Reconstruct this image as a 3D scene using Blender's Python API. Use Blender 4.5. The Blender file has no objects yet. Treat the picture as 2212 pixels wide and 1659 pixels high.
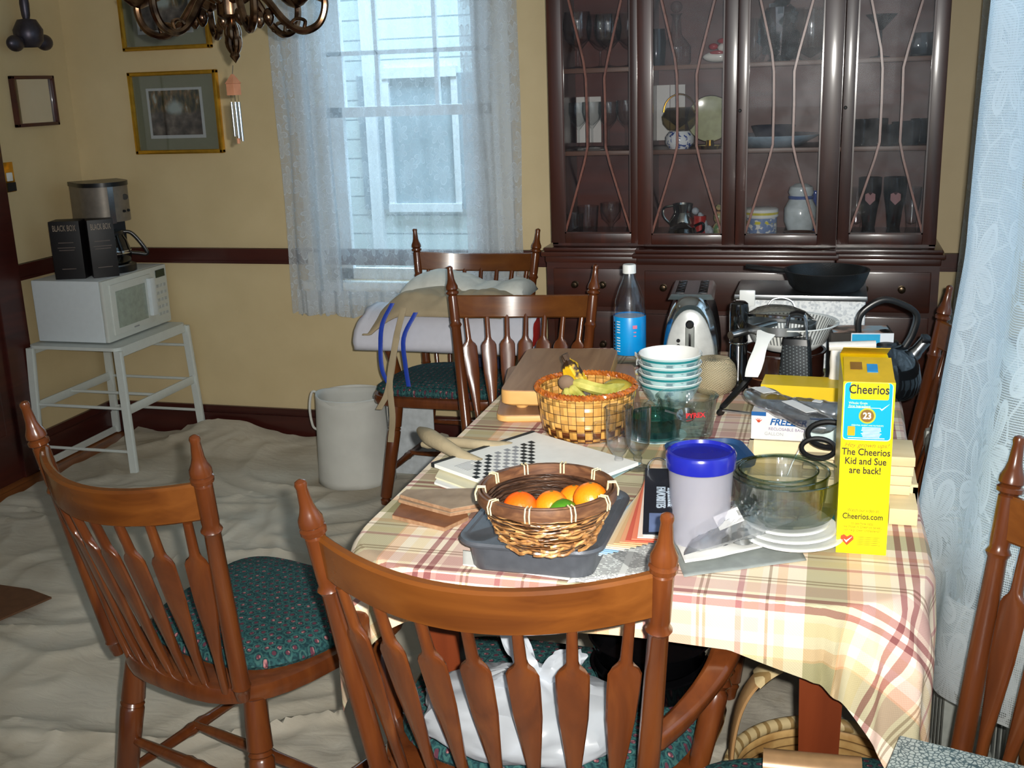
import bpy, bmesh, math, random
from mathutils import Vector, Matrix, noise as mn
sin, cos, pi = math.sin, math.cos, math.pi
R = math.radians
SC = bpy.context.scene
COL = SC.collection
# ------------------------------------------------------------------ camera
YAW, PIT, ROL, FPX, CAMH = R(-16.17), R(15.18), R(-2.0), 2410.0, 1.5
fw = Vector((sin(YAW)*cos(PIT), cos(YAW)*cos(PIT), -sin(PIT)))
rt = Vector((cos(YAW), -sin(YAW), 0)); up = rt.cross(fw)
RT = rt*cos(ROL)+up*sin(ROL); UP = RT.cross(fw)
cd = bpy.data.cameras.new('camera'); cam = bpy.data.objects.new('camera', cd); COL.objects.link(cam)
cd.sensor_width = 36; cd.lens = FPX/2212*36; cd.clip_start = .05; cd.clip_end = 100
m = Matrix((RT, UP, -fw)).transposed().to_4x4(); m.translation = (0, 0, CAMH); cam.matrix_world = m
SC.camera = cam
def at(x, y, X=None, Y=None, Z=None):
    "world point on the plane X, Y or Z = const seen at photograph position x, y (surveying helper)"
    d = fw*FPX+RT*(x-1106)-UP*(y-829.5)
    t = (Z-CAMH)/d.z if Z is not None else (Y/d.y if Y is not None else X/d.x)
    return Vector((0, 0, CAMH))+d*t
# ------------------------------------------------------------------ light
SC.view_settings.view_transform = 'Standard'; SC.view_settings.look = 'None'
SC.view_settings.exposure = 0.0; SC.view_settings.gamma = 1
w = bpy.data.worlds.new('world'); SC.world = w; w.use_nodes = True
bg = w.node_tree.nodes['Background']; bg.inputs[0].default_value = (.62, .80, 1.0, 1); bg.inputs[1].default_value = .22
def area(name, loc, target, sx, sy, power, color, spread=180):
    l = bpy.data.lights.new(name, 'AREA'); l.shape = 'RECTANGLE'; l.size = sx; l.size_y = sy; l.energy = power; l.color = color
    l.spread = R(spread)
    o = bpy.data.objects.new(name, l); COL.objects.link(o); o.location = loc
    o.rotation_euler = (Vector(target)-Vector(loc)).to_track_quat('-Z', 'Y').to_euler(); return o
# the camera's own flash, a little right of and above the lens
area('camera_flash', tuple(Vector((0, 0, CAMH))+RT*.035+UP*.022+fw*.01), tuple(Vector((0, 0, CAMH))+fw*4), .02, .014, 19.5, (1, .97, .90), 88)
# overcast daylight in the gap between the houses and beyond the right-hand window
area('daylight_back_window', (-1.6, 5.3, 4.2), (-1.6, 6.6, 1.2), 4, 1.2, 500, (.66, .86, 1.0))
area('daylight_in_back_window', (-1.6, 4.75, 1.6), (-1.6, 0, .9), .7, 1.3, 6, (.62, .82, 1.0))
area('daylight_right_window', (1.5, 2.2, 2.0), (0, 2.2, 1.1), 2.4, 1.8, 54, (.62, .84, 1.0))
area('fill_behind_camera', (-.3, -1.6, 1.9), (-.4, 3, .6), 2.6, 1.4, 14, (.86, .93, 1.0))  # added soft ambient fill behind the camera, no window known there
# ------------------------------------------------------------------ node helper
class N:
    def __init__(s, g, k): s.g = g; s.k = k
    def _m(s, op, *a): return s.g.math(op, s, *a)
    def __add__(s, o): return s._m('ADD', o)
    __radd__ = __add__
    def __sub__(s, o): return s._m('SUBTRACT', o)
    def __rsub__(s, o): return s.g.math('SUBTRACT', o, s)
    def __mul__(s, o): return s._m('MULTIPLY', o)
    __rmul__ = __mul__
    def __truediv__(s, o): return s._m('DIVIDE', o)
    def abs(s): return s._m('ABSOLUTE')
    def sin(s): return s._m('SINE')
    def cos(s): return s._m('COSINE')
    def floor(s): return s._m('FLOOR')
    def frac(s): return s._m('FRACT')
    def lt(s, o): return s._m('LESS_THAN', o)
    def gt(s, o): return s._m('GREATER_THAN', o)
    def pow(s, o): return s._m('POWER', o)
    def min(s, o): return s._m('MINIMUM', o)
    def max(s, o): return s._m('MAXIMUM', o)
    def clamp(s): return s._m('MAXIMUM', 0.0)._m('MINIMUM', 1.0)
class G:
    def __init__(s, m): s.nt = m.node_tree; s.n = s.nt.nodes
    def put(s, inp, v):
        if isinstance(v, N): s.nt.links.new(v.k, inp)
        elif v is not None:
            if isinstance(v, (tuple, list)) and len(v) == 3 and inp.type == 'RGBA': v = (*v, 1)
            inp.default_value = v
    def math(s, op, *a):
        d = s.n.new('ShaderNodeMath'); d.operation = op
        for i, v in enumerate(a): s.put(d.inputs[i], v)
        return N(s, d.outputs[0])
    def co(s, kind='Object'):
        return N(s, s.n.new('ShaderNodeTexCoord').outputs[kind])
    def scale(s, v, sc):
        d = s.n.new('ShaderNodeVectorMath'); d.operation = 'MULTIPLY'; s.put(d.inputs[0], v); d.inputs[1].default_value = sc if isinstance(sc, tuple) else (sc,)*3
        return N(s, d.outputs[0])
    def vadd(s, a, b):
        d = s.n.new('ShaderNodeVectorMath'); d.operation = 'ADD'; s.put(d.inputs[0], a); s.put(d.inputs[1], b); return N(s, d.outputs[0])
    def vsub(s, a, b):
        d = s.n.new('ShaderNodeVectorMath'); d.operation = 'SUBTRACT'; s.put(d.inputs[0], a); s.put(d.inputs[1], b); return N(s, d.outputs[0])
    def sep(s, v):
        d = s.n.new('ShaderNodeSeparateXYZ'); s.put(d.inputs[0], v); return [N(s, q) for q in d.outputs]
    def comb(s, x, y, z=0.0):
        d = s.n.new('ShaderNodeCombineXYZ'); s.put(d.inputs[0], x); s.put(d.inputs[1], y); s.put(d.inputs[2], z); return N(s, d.outputs[0])
    def noise(s, sc, det=3, vec=None, dist=0.0, col=False):
        d = s.n.new('ShaderNodeTexNoise'); s.put(d.inputs['Vector'], vec if vec else s.co()); d.inputs['Scale'].default_value = sc
        d.inputs['Detail'].default_value = det; d.inputs['Distortion'].default_value = dist
        return N(s, d.outputs[1 if col else 0])
    def voro(s, sc, vec=None, feat='F1', rnd=1.0, dim='3D'):
        d = s.n.new('ShaderNodeTexVoronoi'); d.voronoi_dimensions = dim; d.feature = feat; s.put(d.inputs['Vector'], vec if vec else s.co())
        d.inputs['Scale'].default_value = sc; d.inputs['Randomness'].default_value = rnd
        return [N(s, q) for q in d.outputs]
    def ramp(s, f, st):
        d = s.n.new('ShaderNodeValToRGB'); s.put(d.inputs[0], f); e = d.color_ramp.elements
        while len(e) < len(st): e.new(.5)
        for q, (p, c) in zip(e, st): q.position = p; q.color = (*c, 1)
        return N(s, d.outputs[0])
    def mix(s, f, a, b):
        d = s.n.new('ShaderNodeMix'); d.data_type = 'RGBA'; s.put(d.inputs[0], f); s.put(d.inputs[6], a); s.put(d.inputs[7], b)
        return N(s, d.outputs[2])
    def ss(s, x, a, b):
        d = s.n.new('ShaderNodeMapRange'); d.interpolation_type = 'SMOOTHSTEP'; s.put(d.inputs[0], x); d.inputs[1].default_value = a; d.inputs[2].default_value = b
        return N(s, d.outputs[0])
    def bump(s, h, st=.3, dist=.01):
        d = s.n.new('ShaderNodeBump'); s.put(d.inputs['Height'], h); d.inputs['Strength'].default_value = st; d.inputs['Distance'].default_value = dist
        return N(s, d.outputs[0])
    def shader(s, kind, **kw):
        d = s.n.new('ShaderNodeBsdf'+kind)
        for k, v in kw.items(): s.put(d.inputs[k.replace('_', ' ')], v)
        return N(s, d.outputs[0])
    def mixs(s, f, a, b):
        d = s.n.new('ShaderNodeMixShader'); s.put(d.inputs[0], f); s.put(d.inputs[1], a); s.put(d.inputs[2], b); return N(s, d.outputs[0])
    def out(s, sh):
        s.nt.links.new(sh.k, [q for q in s.n if q.type == 'OUTPUT_MATERIAL'][0].inputs[0])
def srgb(r, g, b):
    f = lambda c: (c/255/12.92 if c/255 <= .04045 else ((c/255+.055)/1.055)**2.4)
    return (f(r), f(g), f(b))
MATS = {}
def mat(name, color=(.5, .5, .5), rough=.5, metal=0., fn=None, var=.12, vs=40., bump=0., bs=200., spec=.5, coat=0., alpha=None, emit=None, sss=0., trans=0., sheen=0., cr=.08):
    if name in MATS: return MATS[name]
    m = bpy.data.materials.new(name); m.use_nodes = True; MATS[name] = m
    g = G(m); b = m.node_tree.nodes['Principled BSDF']
    P = dict()
    P['Base Color'] = color
    if fn: P.update(fn(g) or {})
    elif var > 0:
        k = g.noise(vs, 3); c0 = tuple(c*(1-var) for c in color); c1 = tuple(min(1, c*(1+var)) for c in color)
        P['Base Color'] = g.ramp(k, [(.3, c0), (.7, c1)])
    P.setdefault('Roughness', rough); P.setdefault('Metallic', metal); P.setdefault('Specular IOR Level', spec)
    P.setdefault('Coat Weight', coat); P.setdefault('Coat Roughness', cr)
    if sheen: P['Sheen Weight'] = sheen
    if trans: P['Transmission Weight'] = trans
    if sss: P['Subsurface Weight'] = sss; P['Subsurface Radius'] = (.02, .02, .02)
    if bump and 'Normal' not in P: P['Normal'] = g.bump(g.noise(bs, 3), bump, .002)
    if alpha is not None: P['Alpha'] = alpha
    for k, v in P.items():
        if v is not None: g.put(b.inputs[k], v)
    return m
def custom(name, fn):
    if name in MATS: return MATS[name]
    m = bpy.data.materials.new(name); m.use_nodes = True; MATS[name] = m
    g = G(m); m.node_tree.nodes.remove(m.node_tree.nodes['Principled BSDF']); g.out(fn(g)); return m
# ------------------------------------------------------------------ mesh helper
def V3(*a): return Vector(a[0] if len(a) == 1 else a)
class MB:
    def __init__(s): s.b = bmesh.new(); s.uvl = None
    def faces(s, vs, fs):
        q = [s.b.verts.new(v) for v in vs]
        for f in fs:
            try: s.b.faces.new([q[i] for i in f])
            except ValueError: pass
        return q
    def box(s, c, d, rz=0, M=None, taper=1.0, bev=0):
        hx, hy, hz = d[0]/2, d[1]/2, d[2]/2
        vs = [Vector((x*(taper if z > 0 else 1), y*(taper if z > 0 else 1), z)) for z in (-hz, hz) for y in (-hy, hy) for x in (-hx, hx)]
        T = Matrix.Rotation(rz, 3, 'Z') if M is None else M
        vs = [T @ v+Vector(c) for v in vs]
        q = s.faces(vs, [(0, 2, 3, 1), (4, 5, 7, 6), (0, 1, 5, 4), (1, 3, 7, 5), (3, 2, 6, 7), (2, 0, 4, 6)])
        if bev:
            es = {e for v in q for e in v.link_edges}
            bmesh.ops.bevel(s.b, geom=list(es), offset=bev, segments=2, affect='EDGES', profile=.6)
        return s
    def bb(s, x0, x1, y0, y1, z0, z1, bev=0): return s.box(((x0+x1)/2, (y0+y1)/2, (z0+z1)/2), (x1-x0, y1-y0, z1-z0), bev=bev)
    def rings(s, rs, cap=True, close=True, loop=False):
        n = len(rs[0]); q = [[s.b.verts.new(v) for v in r] for r in rs]
        m = len(q)
        for i in range(m if loop else m-1):
            a, b = q[i], q[(i+1) % m]
            for j in range(n if close else n-1):
                k = (j+1) % n
                try: s.b.faces.new((a[j], a[k], b[k], b[j]))
                except ValueError: pass
        if cap and not loop and close:
            for r in (list(reversed(q[0])), q[-1]):
                try: s.b.faces.new(r)
                except ValueError: pass
        return s
    def lathe(s, prof, n=24, c=(0, 0, 0), rz=0, sy=1.0, cap=True, M=None):
        rs = []
        for r, z in prof:
            ring = [Vector((max(r, 1e-5)*cos(rz+2*pi*j/n), max(r, 1e-5)*sin(rz+2*pi*j/n)*sy, z)) for j in range(n)]
            if M is not None: ring = [M @ v for v in ring]
            rs.append([v+Vector(c) for v in ring])
        return s.rings(rs, cap)
    def turn(s, p0, p1, prof, n=12):
        p0, p1 = V3(p0), V3(p1); d = (p1-p0).normalized(); a = d.orthogonal().normalized(); b = d.cross(a)
        return s.rings([[p0.lerp(p1, t)+(a*cos(2*pi*j/n)+b*sin(2*pi*j/n))*r for j in range(n)] for t, r in prof])
    def tube(s, pts, r, n=8, loop=False):
        pts = [V3(p) for p in pts]; m = len(pts); rs = []; a = None
        for i, p in enumerate(pts):
            if loop: d = pts[(i+1) % m]-pts[i-1]
            else: d = pts[min(i+1, m-1)]-pts[max(i-1, 0)]
            d.normalize()
            a = d.orthogonal().normalized() if a is None else (a-d*a.dot(d)).normalized()
            b = d.cross(a); rr = r[i] if isinstance(r, (list, tuple)) else r
            rs.append([p+(a*cos(2*pi*j/n)+b*sin(2*pi*j/n))*rr for j in range(n)])
        return s.rings(rs, loop=loop)
    def strap(s, pts, wid, th, side):
        "flat band along pts, width along vector side"
        pts = [V3(p) for p in pts]; rs = []; m = len(pts)
        for i, p in enumerate(pts):
            d = (pts[min(i+1, m-1)]-pts[max(i-1, 0)]).normalized(); sd = V3(side[i] if isinstance(side, list) else side).normalized(); nn = d.cross(sd).normalized()
            w = (wid[i] if isinstance(wid, (list, tuple)) else wid)/2; t = (th[i] if isinstance(th, (list, tuple)) else th)/2
            rs.append([p+sd*w+nn*t*.6, p+sd*w*.85+nn*t, p-sd*w*.85+nn*t, p-sd*w+nn*t*.6, p-sd*w-nn*t*.6, p-sd*w*.85-nn*t, p+sd*w*.85-nn*t, p+sd*w-nn*t*.6])
        return s.rings(rs)
    def prism(s, poly, z0, z1, M=None, c=(0, 0, 0)):
        n = len(poly); vs = [Vector((x, y, z)) for z in (z0, z1) for x, y in poly]
        if M is not None: vs = [M @ v for v in vs]
        vs = [v+Vector(c) for v in vs]
        s.faces(vs, [tuple(reversed(range(n))), tuple(range(n, 2*n))]+[(i, (i+1) % n, n+(i+1) % n, n+i) for i in range(n)]); return s
    def sphere(s, c, r, n=16, m=10, sc=(1, 1, 1)):
        rs = [[V3(c)+Vector((r*sin(pi*i/m)*cos(2*pi*j/n)*sc[0], r*sin(pi*i/m)*sin(2*pi*j/n)*sc[1], -r*cos(pi*i/m)*sc[2])) for j in range(n)] for i in range(m+1)]
        rs[0] = [p+Vector((1e-5*cos(j), 1e-5*sin(j), 0)) for j, p in enumerate(rs[0])]; rs[-1] = [p+Vector((1e-5*cos(j), 1e-5*sin(j), 0)) for j, p in enumerate(rs[-1])]
        return s.rings(rs)
    def grid(s, f, nu, nv, uv=None, thick=0):
        q = [[s.b.verts.new(f(i/nu, j/nv)) for j in range(nv+1)] for i in range(nu+1)]
        if uv and not s.uvl: s.uvl = s.b.loops.layers.uv.new('UVMap')
        idx = {}
        for i in range(nu+1):
            for j in range(nv+1): idx[q[i][j]] = (i/nu, j/nv)
        for i in range(nu):
            for j in range(nv):
                fc = s.b.faces.new((q[i][j], q[i+1][j], q[i+1][j+1], q[i][j+1]))
                if uv:
                    for l in fc.loops: l[s.uvl].uv = uv(*idx[l.vert])
        return s
    def build(s, name, m, parent=None, smooth=True, solid=0, sub=0, loc=None, rot=None, keep=False):
        if not keep: bmesh.ops.recalc_face_normals(s.b, faces=s.b.faces)
        me = bpy.data.meshes.new(name); s.b.to_mesh(me); s.b.free()
        me.materials.append(m)
        if smooth:
            me.polygons.foreach_set('use_smooth', [True]*len(me.polygons)); me.set_sharp_from_angle(angle=R(38))
        o = bpy.data.objects.new(name, me); COL.objects.link(o)
        if parent: o.parent = parent
        if loc: o.location = loc
        if rot: o.rotation_euler = rot
        if solid: k = o.modifiers.new('solid', 'SOLIDIFY'); k.thickness = solid; k.offset = 0
        if sub: k = o.modifiers.new('sub', 'SUBSURF'); k.levels = sub; k.render_levels = sub
        return o
def tag(o, label, cat, group=None, kind=None):
    o['label'] = label
    if cat: o['category'] = cat
    if group: o['group'] = group
    if kind: o['kind'] = kind
    return o
def thing(name, label, cat, loc=(0, 0, 0), rz=0, group=None):
    o = bpy.data.objects.new(name, None); COL.objects.link(o); o.location = loc; o.rotation_euler = (0, 0, rz); o.empty_display_size = .05
    return tag(o, label, cat, group)
def struct(o, label=None):
    o['kind'] = 'structure'
    if label: o['label'] = label
    return o
def dup(root, label, loc=None, rz=None, sc=None, group=None):
    r = root.copy(); COL.objects.link(r)
    if loc is not None: r.location = loc
    if rz is not None: r.rotation_euler = (0, 0, rz)
    if sc: r.scale = (sc,)*3
    r['label'] = label
    if group: r['group'] = group
    for ch in list(root.children):
        c = ch.copy(); COL.objects.link(c); c.parent = r
        for gch in ch.children:
            d = gch.copy(); COL.objects.link(d); d.parent = c
    return r
def text(s, name, m, size, loc, rot, parent, ext=.0004, shear=0., off=0., align='CENTER', sx=1.0, label=None, space=1.0):
    c = bpy.data.curves.new(name, 'FONT'); c.body = s; c.size = size; c.extrude = ext; c.shear = shear; c.offset = off; c.align_x = align; c.align_y = 'CENTER'
    c.space_character = space; c.resolution_u = 3; c.space_line = .95
    t = bpy.data.objects.new(name, c); COL.objects.link(t)
    me = bpy.data.meshes.new_from_object(t); bpy.data.objects.remove(t)
    me.materials.clear(); me.materials.append(m)
    o = bpy.data.objects.new(name, me); COL.objects.link(o); o.parent = parent; o.location = loc; o.rotation_euler = rot; o.scale = (sx, 1, 1)
    if label: o['label'] = label
    return o
def lerp(a, b, t): return a+(b-a)*t
def curve(pts, n):
    "Catmull-Rom through pts"
    pts = [V3(p) for p in pts]; P = [pts[0]*2-pts[1]]+pts+[pts[-1]*2-pts[-2]]; out = []
    for i in range(1, len(P)-2):
        for k in range(n):
            t = k/n; a, b, c, d = P[i-1:i+3]
            out.append(.5*((2*b)+(c-a)*t+(2*a-5*b+4*c-d)*t*t+(3*b-a-3*c+d)*t*t*t))
    out.append(pts[-1]); return out
def rrect(w, h, r, n=4, c=(0, 0)):
    out = []
    for (sx, sy, a0) in ((1, 1, 0), (-1, 1, 90), (-1, -1, 180), (1, -1, 270)):
        for k in range(n+1):
            a = R(a0+90*k/n); out.append((c[0]+sx*(w/2-r)+r*cos(a), c[1]+sy*(h/2-r)+r*sin(a)))
    return out
# ------------------------------------------------------------------ materials
def wood_fn(dark, mid, light, sc=(1, 1, 1), f=18, bump=.05):
    def fn(g):
        v = g.scale(g.co(), sc); k = g.noise(f, 5, v, 1.2); k2 = g.noise(f*7, 3, g.scale(g.co(), tuple(q*q for q in sc)))
        c = g.mix(k2*.35, g.ramp(k, [(.25, dark), (.5, mid), (.75, light)]), dark)
        return {'Base Color': c, 'Normal': g.bump(k2, bump, .001)}
    return fn
CH = mat('maple_chair', rough=.24, coat=.35, fn=wood_fn(srgb(76, 37, 17), srgb(98, 50, 22), srgb(116, 64, 28), (1, 1, .12)))
CHX = mat('maple_crest', rough=.26, coat=.35, fn=wood_fn(srgb(84, 44, 17), srgb(107, 60, 22), srgb(124, 73, 29), (.1, 1, 1)))
MAH = mat('mahogany', rough=.35, coat=.6, cr=.13, fn=wood_fn(srgb(40, 15, 8), srgb(60, 23, 12), srgb(82, 33, 17), (1, 1, .1), 14))
MAHX = mat('mahogany_cross', rough=.35, coat=.6, cr=.13, fn=wood_fn(srgb(40, 15, 8), srgb(60, 23, 12), srgb(78, 31, 16), (.1, 1, 1), 14))
MAHI = mat('mahogany_inside', rough=.45, fn=wood_fn(srgb(66, 20, 12), srgb(88, 30, 18), srgb(104, 39, 24), (.15, 1, 1), 10))
TRIM = mat('dark_trim', rough=.38, coat=.2, fn=wood_fn(srgb(50, 18, 14), srgb(66, 25, 19), srgb(82, 33, 24), (.1, .1, 1), 12))
TABW = mat('table_wood', rough=.35, coat=.2, fn=wood_fn(srgb(84, 36, 18), srgb(112, 50, 24), srgb(130, 62, 30), (1, 1, .1), 12))
def wall_fn(g):
    k = g.noise(6, 4); k2 = g.noise(420, 2)
    return {'Base Color': g.ramp(k, [(.3, srgb(204, 184, 142)), (.7, srgb(212, 192, 150))]), 'Normal': g.bump(k2, .12, .001)}
WALL = mat('beige_wall_paint', rough=.5, fn=wall_fn)
CEIL = mat('ceiling_paint', srgb(232, 228, 216), .8, var=.03)
def canvas_fn(g):
    k = g.noise(3, 5, None, .6); k2 = g.noise(900, 1); s = g.voro(5)[0]
    c = g.ramp(k, [(.3, srgb(176, 166, 148)), (.5, srgb(192, 184, 168)), (.72, srgb(206, 200, 186))])
    c = g.mix(g.ss(g.noise(9, 4), .66, .74)*.3, c, srgb(158, 140, 112))
    wr = g.noise(11, 5, g.scale(g.co(), (1, 2.2, 1)), 1.0)
    return {'Base Color': c, 'Normal': g.bump(wr*.9+k2*.1, .42, .010)}
CANV = mat('canvas_drop_cloth', rough=.9, fn=canvas_fn, spec=.2)
BAGC = mat('grey_canvas', srgb(196, 196, 190), .9, var=.06, vs=9, bump=.3, bs=500)
def floor_fn(g):
    x, y, z = g.sep(g.co()); pl = (x*11.0).floor(); e = ((x*11.0).frac()-.5).abs().gt(.48)
    v = g.comb(pl*3.7+x*2.0, y*.6, 0.0); k = g.noise(6, 4, v)
    return {'Base Color': g.mix(e*.7, g.ramp(k, [(.3, srgb(112, 62, 28)), (.7, srgb(160, 96, 46))]), srgb(40, 20, 10))}
FLOOR = mat('oak_floor', rough=.35, fn=floor_fn)
WHITE = mat('white_paint', srgb(226, 228, 224), .45, var=.03)
WHP = mat('white_plastic', srgb(228, 230, 228), .35, var=.02)
WHG = mat('white_glaze', srgb(240, 240, 236), .12, var=.02, coat=.5)
BLK = mat('black_plastic', srgb(16, 16, 18), .3, var=.2)
BLKM = mat('black_matte', srgb(26, 26, 28), .6, var=.2)
IRON = mat('cast_iron', srgb(22, 24, 26), .42, metal=.3, bump=.3, bs=300)
ENAM = mat('black_enamel', srgb(10, 10, 12), .07, coat=1, var=.1)
CHROME = mat('chrome', srgb(210, 212, 214), .12, metal=1, var=.04)
STEEL = mat('brushed_steel', srgb(170, 172, 174), .28, metal=1, var=.08, vs=20)
SILV = mat('silver', srgb(196, 196, 190), .2, metal=1)
BRASS = mat('brass', srgb(214, 164, 60), .22, metal=1)
GOLD = mat('gold_frame', srgb(222, 172, 60), .28, metal=.9, bump=.15, bs=60)
BRONZE = mat('antique_bronze', rough=.2, metal=1, fn=lambda g: {'Base Color': g.ramp(g.noise(30, 4), [(.35, srgb(70, 52, 42)), (.65, srgb(150, 118, 92))])})
PEWT = mat('dark_pewter', srgb(78, 74, 84), .38, metal=.8)
def fabric_fn(g):
    v = g.comb(*[q for q in g.sep(g.co())[:2]], 0.0)
    ds, cl, ps, *_ = g.voro(50, v, rnd=.3, dim='2D'); n = g.noise(160, 3)
    ring = (g.ss(ds, .30, .34))*(1-g.ss(ds, .42, .46)); d2 = g.voro(130, v)[0]
    c = g.mix(g.ss(n, .4, .62), srgb(24, 52, 58), srgb(40, 82, 84)); c = g.mix(ring*.5, c, srgb(70, 112, 106))
    c = g.mix((1-g.ss(ds, .17, .24)), c, g.mix(g.ss(d2, .2, .5), srgb(176, 120, 120), srgb(92, 50, 64)))
    return {'Base Color': c, 'Normal': g.bump(n, .3, .001)}
FAB = mat('teal_floral_fabric', rough=.8, fn=fabric_fn, spec=.2)
SC.cycles.transparent_max_bounces = 32
def glassy(name, tint=(.985, .99, .99), edge=(.60, .66, .66), refl=.9, rough=.02, blend=.35, haze=0.):
    def fn(g):
        lw = g.n.new('ShaderNodeLayerWeight'); lw.inputs[0].default_value = blend
        fac = N(g, lw.outputs['Facing']); l2 = g.n.new('ShaderNodeLayerWeight'); l2.inputs[0].default_value = .5; fres = N(g, l2.outputs['Facing']).pow(4.0)*.75+.07
        col = g.mix(fac.pow(2.6), tint, edge); col = g.mix(g.noise(25, 2)*.06, col, edge)
        s = g.mixs(fres.clamp()*refl, g.shader('Transparent', Color=col), g.shader('Glossy', Roughness=rough))
        if haze: s = g.mixs(g.ss(g.noise(14, 4), .3, .7)*haze+haze*.35, s, g.shader('Glossy', Color=(.8, .82, .86), Roughness=.33))
        return s
    return custom(name, fn)
GLASS = glassy('clear_glass')
GLASS2 = glassy('green_edge_glass', (.985, .99, .985), (.40, .54, .49), 1.0, .02, .45)
PANE = glassy('cabinet_glass', (.9, .9, .9), (.8, .8, .8), .22, .03, .2, .006)
PPLAS = glassy('clear_plastic', (.88, .9, .92), (.6, .64, .68), .9, .08, .4, .06)
WINGL = glassy('window_glass', (.93, .96, .98), (.8, .85, .88), .8)
def frost(name, c, a=.55, rough=.35):
    def fn(g):
        k = g.noise(9, 3)
        d = g.mixs(.5, g.shader('Diffuse', Color=g.mix(k*.3, c, tuple(q*.8 for q in c))), g.shader('Translucent', Color=c))
        d = g.mixs(.08, d, g.shader('Glossy', Roughness=rough))
        return g.mixs(a, g.shader('Transparent', Color=tuple(min(1, .8+q*.2) for q in c)), d)
    return custom(name, fn)
FROST = frost('frosted_plastic', srgb(232, 232, 242), .34)
BLUEL = frost('translucent_blue_plastic', srgb(56, 110, 168), .78)
BAGW = frost('white_bag_plastic', srgb(226, 232, 240), .9, .25)
CLRBAG = frost('clear_bag_plastic', srgb(176, 184, 192), .42, .12)
# lace: white thread net with leaf and petal motifs
def lace(name, sc=9., net=260., alo=.42, tint=(226, 232, 238), border=False, motif=.7):
    def fn(g):
        uv = g.co('UV'); x, y, z = g.sep(uv)
        w = g.vadd(uv, g.scale(g.noise(3, 2, uv, col=True), .12))
        ds, cl, ps, *_ = g.voro(sc, w, rnd=.8, dim='2D')
        lx, ly, _ = g.sep(g.vsub(w, ps)); cr, cg2, cb = g.sep(cl)
        ang = g.math('ARCTAN2', ly, lx)+cr*6.28; rad = (lx*lx+ly*ly).pow(.5)*sc
        pet = (ang*2.5).cos().abs()*.34+.13
        inn = 1-g.ss(rad-pet, -.02, .02); edge = 1-g.ss((rad-pet).abs(), .02, .055)
        vein = (((ang*2.5).sin()*9.0).sin()).gt(.55)
        l2 = g.voro(sc*2.3, w, 'DISTANCE_TO_EDGE', dim='2D')[0]; vine = 1-g.ss(l2, .025, .05)
        nx = (x*net).frac()-.5; ny = (y*net).frac()-.5
        thr = (nx.abs().gt(.30)).max(ny.abs().gt(.30))
        dense = (inn*(.75-vein*.3)).max(edge).max(vine*.75)
        a = (dense*motif).max(thr*alo+.12)
        if border:
            e = 1-g.ss(x, .02, .05); a = a.max(e*.95)
        a = (a+.05).min(.97)
        col = srgb(*tint)
        s = g.mixs(.5, g.shader('Diffuse', Color=col), g.shader('Translucent', Color=col))
        return g.mixs(a, g.shader('Transparent'), s)
    return custom(name, fn)
LACE = lace('lace_window', 13, 330, .34, motif=.56)
LACE2 = lace('lace_side_panel', 13, 300, .60, motif=.97)
LACER = lace('lace_right', 5.0, 230, .80, (236, 242, 246), motif=.98)
PLSC = 2.7
def plaid_fn(g):
    uv = g.co('UV'); x, y, z = g.sep(uv)
    cream, olive, peach, yel, red, mauve, brn, wht, sage = [srgb(*c) for c in ((250, 242, 230), (150, 150, 96), (240, 200, 164), (246, 232, 196), (150, 30, 66), (200, 138, 152), (142, 112, 86), (250, 244, 232), (170, 186, 146))]
    st = [(.13, .085, olive, .75), (.235, .03, peach, .8), (.30, .018, wht, .8), (.345, .03, yel, .75), (.42, .013, red, .85), (.45, .012, wht, .9), (.475, .016, red, .85),
          (.56, .045, mauve, .5), (.63, .006, brn, .7), (.655, .006, brn, .7), (.72, .035, wht, .7), (.79, .012, mauve, .8), (.84, .028, yel, .6), (.90, .006, brn, .75), (.95, .02, peach, .7)]
    def axis(t):
        t = t.frac(); c = g.mix(0.0, cream, cream)
        for p, hw, k, a in st: c = g.mix(((t-p).abs().lt(hw))*(a*.8), c, k)
        return c
    ca = axis(x*PLSC); cb = axis(y*PLSC+.31)
    d = g.n.new('ShaderNodeMix'); d.data_type = 'RGBA'; d.blend_type = 'MULTIPLY'; d.inputs[0].default_value = 1.0; g.put(d.inputs[6], ca); g.put(d.inputs[7], cb); hs = g.n.new('ShaderNodeHueSaturation'); hs.inputs['Saturation'].default_value = .95; hs.inputs['Value'].default_value = .95
    g.put(hs.inputs['Color'], N(g, d.outputs[2])); wv = ((x*1400.0).sin()*(y*1400.0).sin())
    return {'Base Color': N(g, hs.outputs[0]), 'Normal': g.bump(wv, .15, .001)}
PLAID = mat('plaid_cotton', rough=.85, fn=plaid_fn, spec=.2)
# ------------------------------------------------------------------ room
XL, XR, YB = -3.156, .50, 4.25
def slab(name, x0, x1, y0, y1, z0, z1, m, label=None):
    return struct(MB().bb(x0, x1, y0, y1, z0, z1).build(name, m, smooth=False), label)
slab('floor', XL-.1, XR+.1, -1.8, YB+.1, -.06, 0, FLOOR, 'orange brown oak board floor mostly under the drop cloth')
slab('ceiling', XL-.1, XR+.1, -1.8, YB+.1, 2.55, 2.62, CEIL, 'off-white ceiling')
slab('wall_left', XL-.1, XL, -1.8, YB+.1, 0, 2.55, WALL, 'beige painted wall on the left')
WX0, WX1, WZ0, WZ1 = -2.02, -1.27, .72, 2.25
mb = MB(); mb.bb(XL, WX0, YB, YB+.12, 0, 2.55).bb(WX1, XR+.1, YB, YB+.12, 0, 2.55).bb(WX0, WX1, YB, YB+.12, 0, WZ0).bb(WX0, WX1, YB, YB+.12, WZ1, 2.55)
struct(mb.build('wall_back', WALL, smooth=False), 'beige painted wall behind window and china cabinet')
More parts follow.
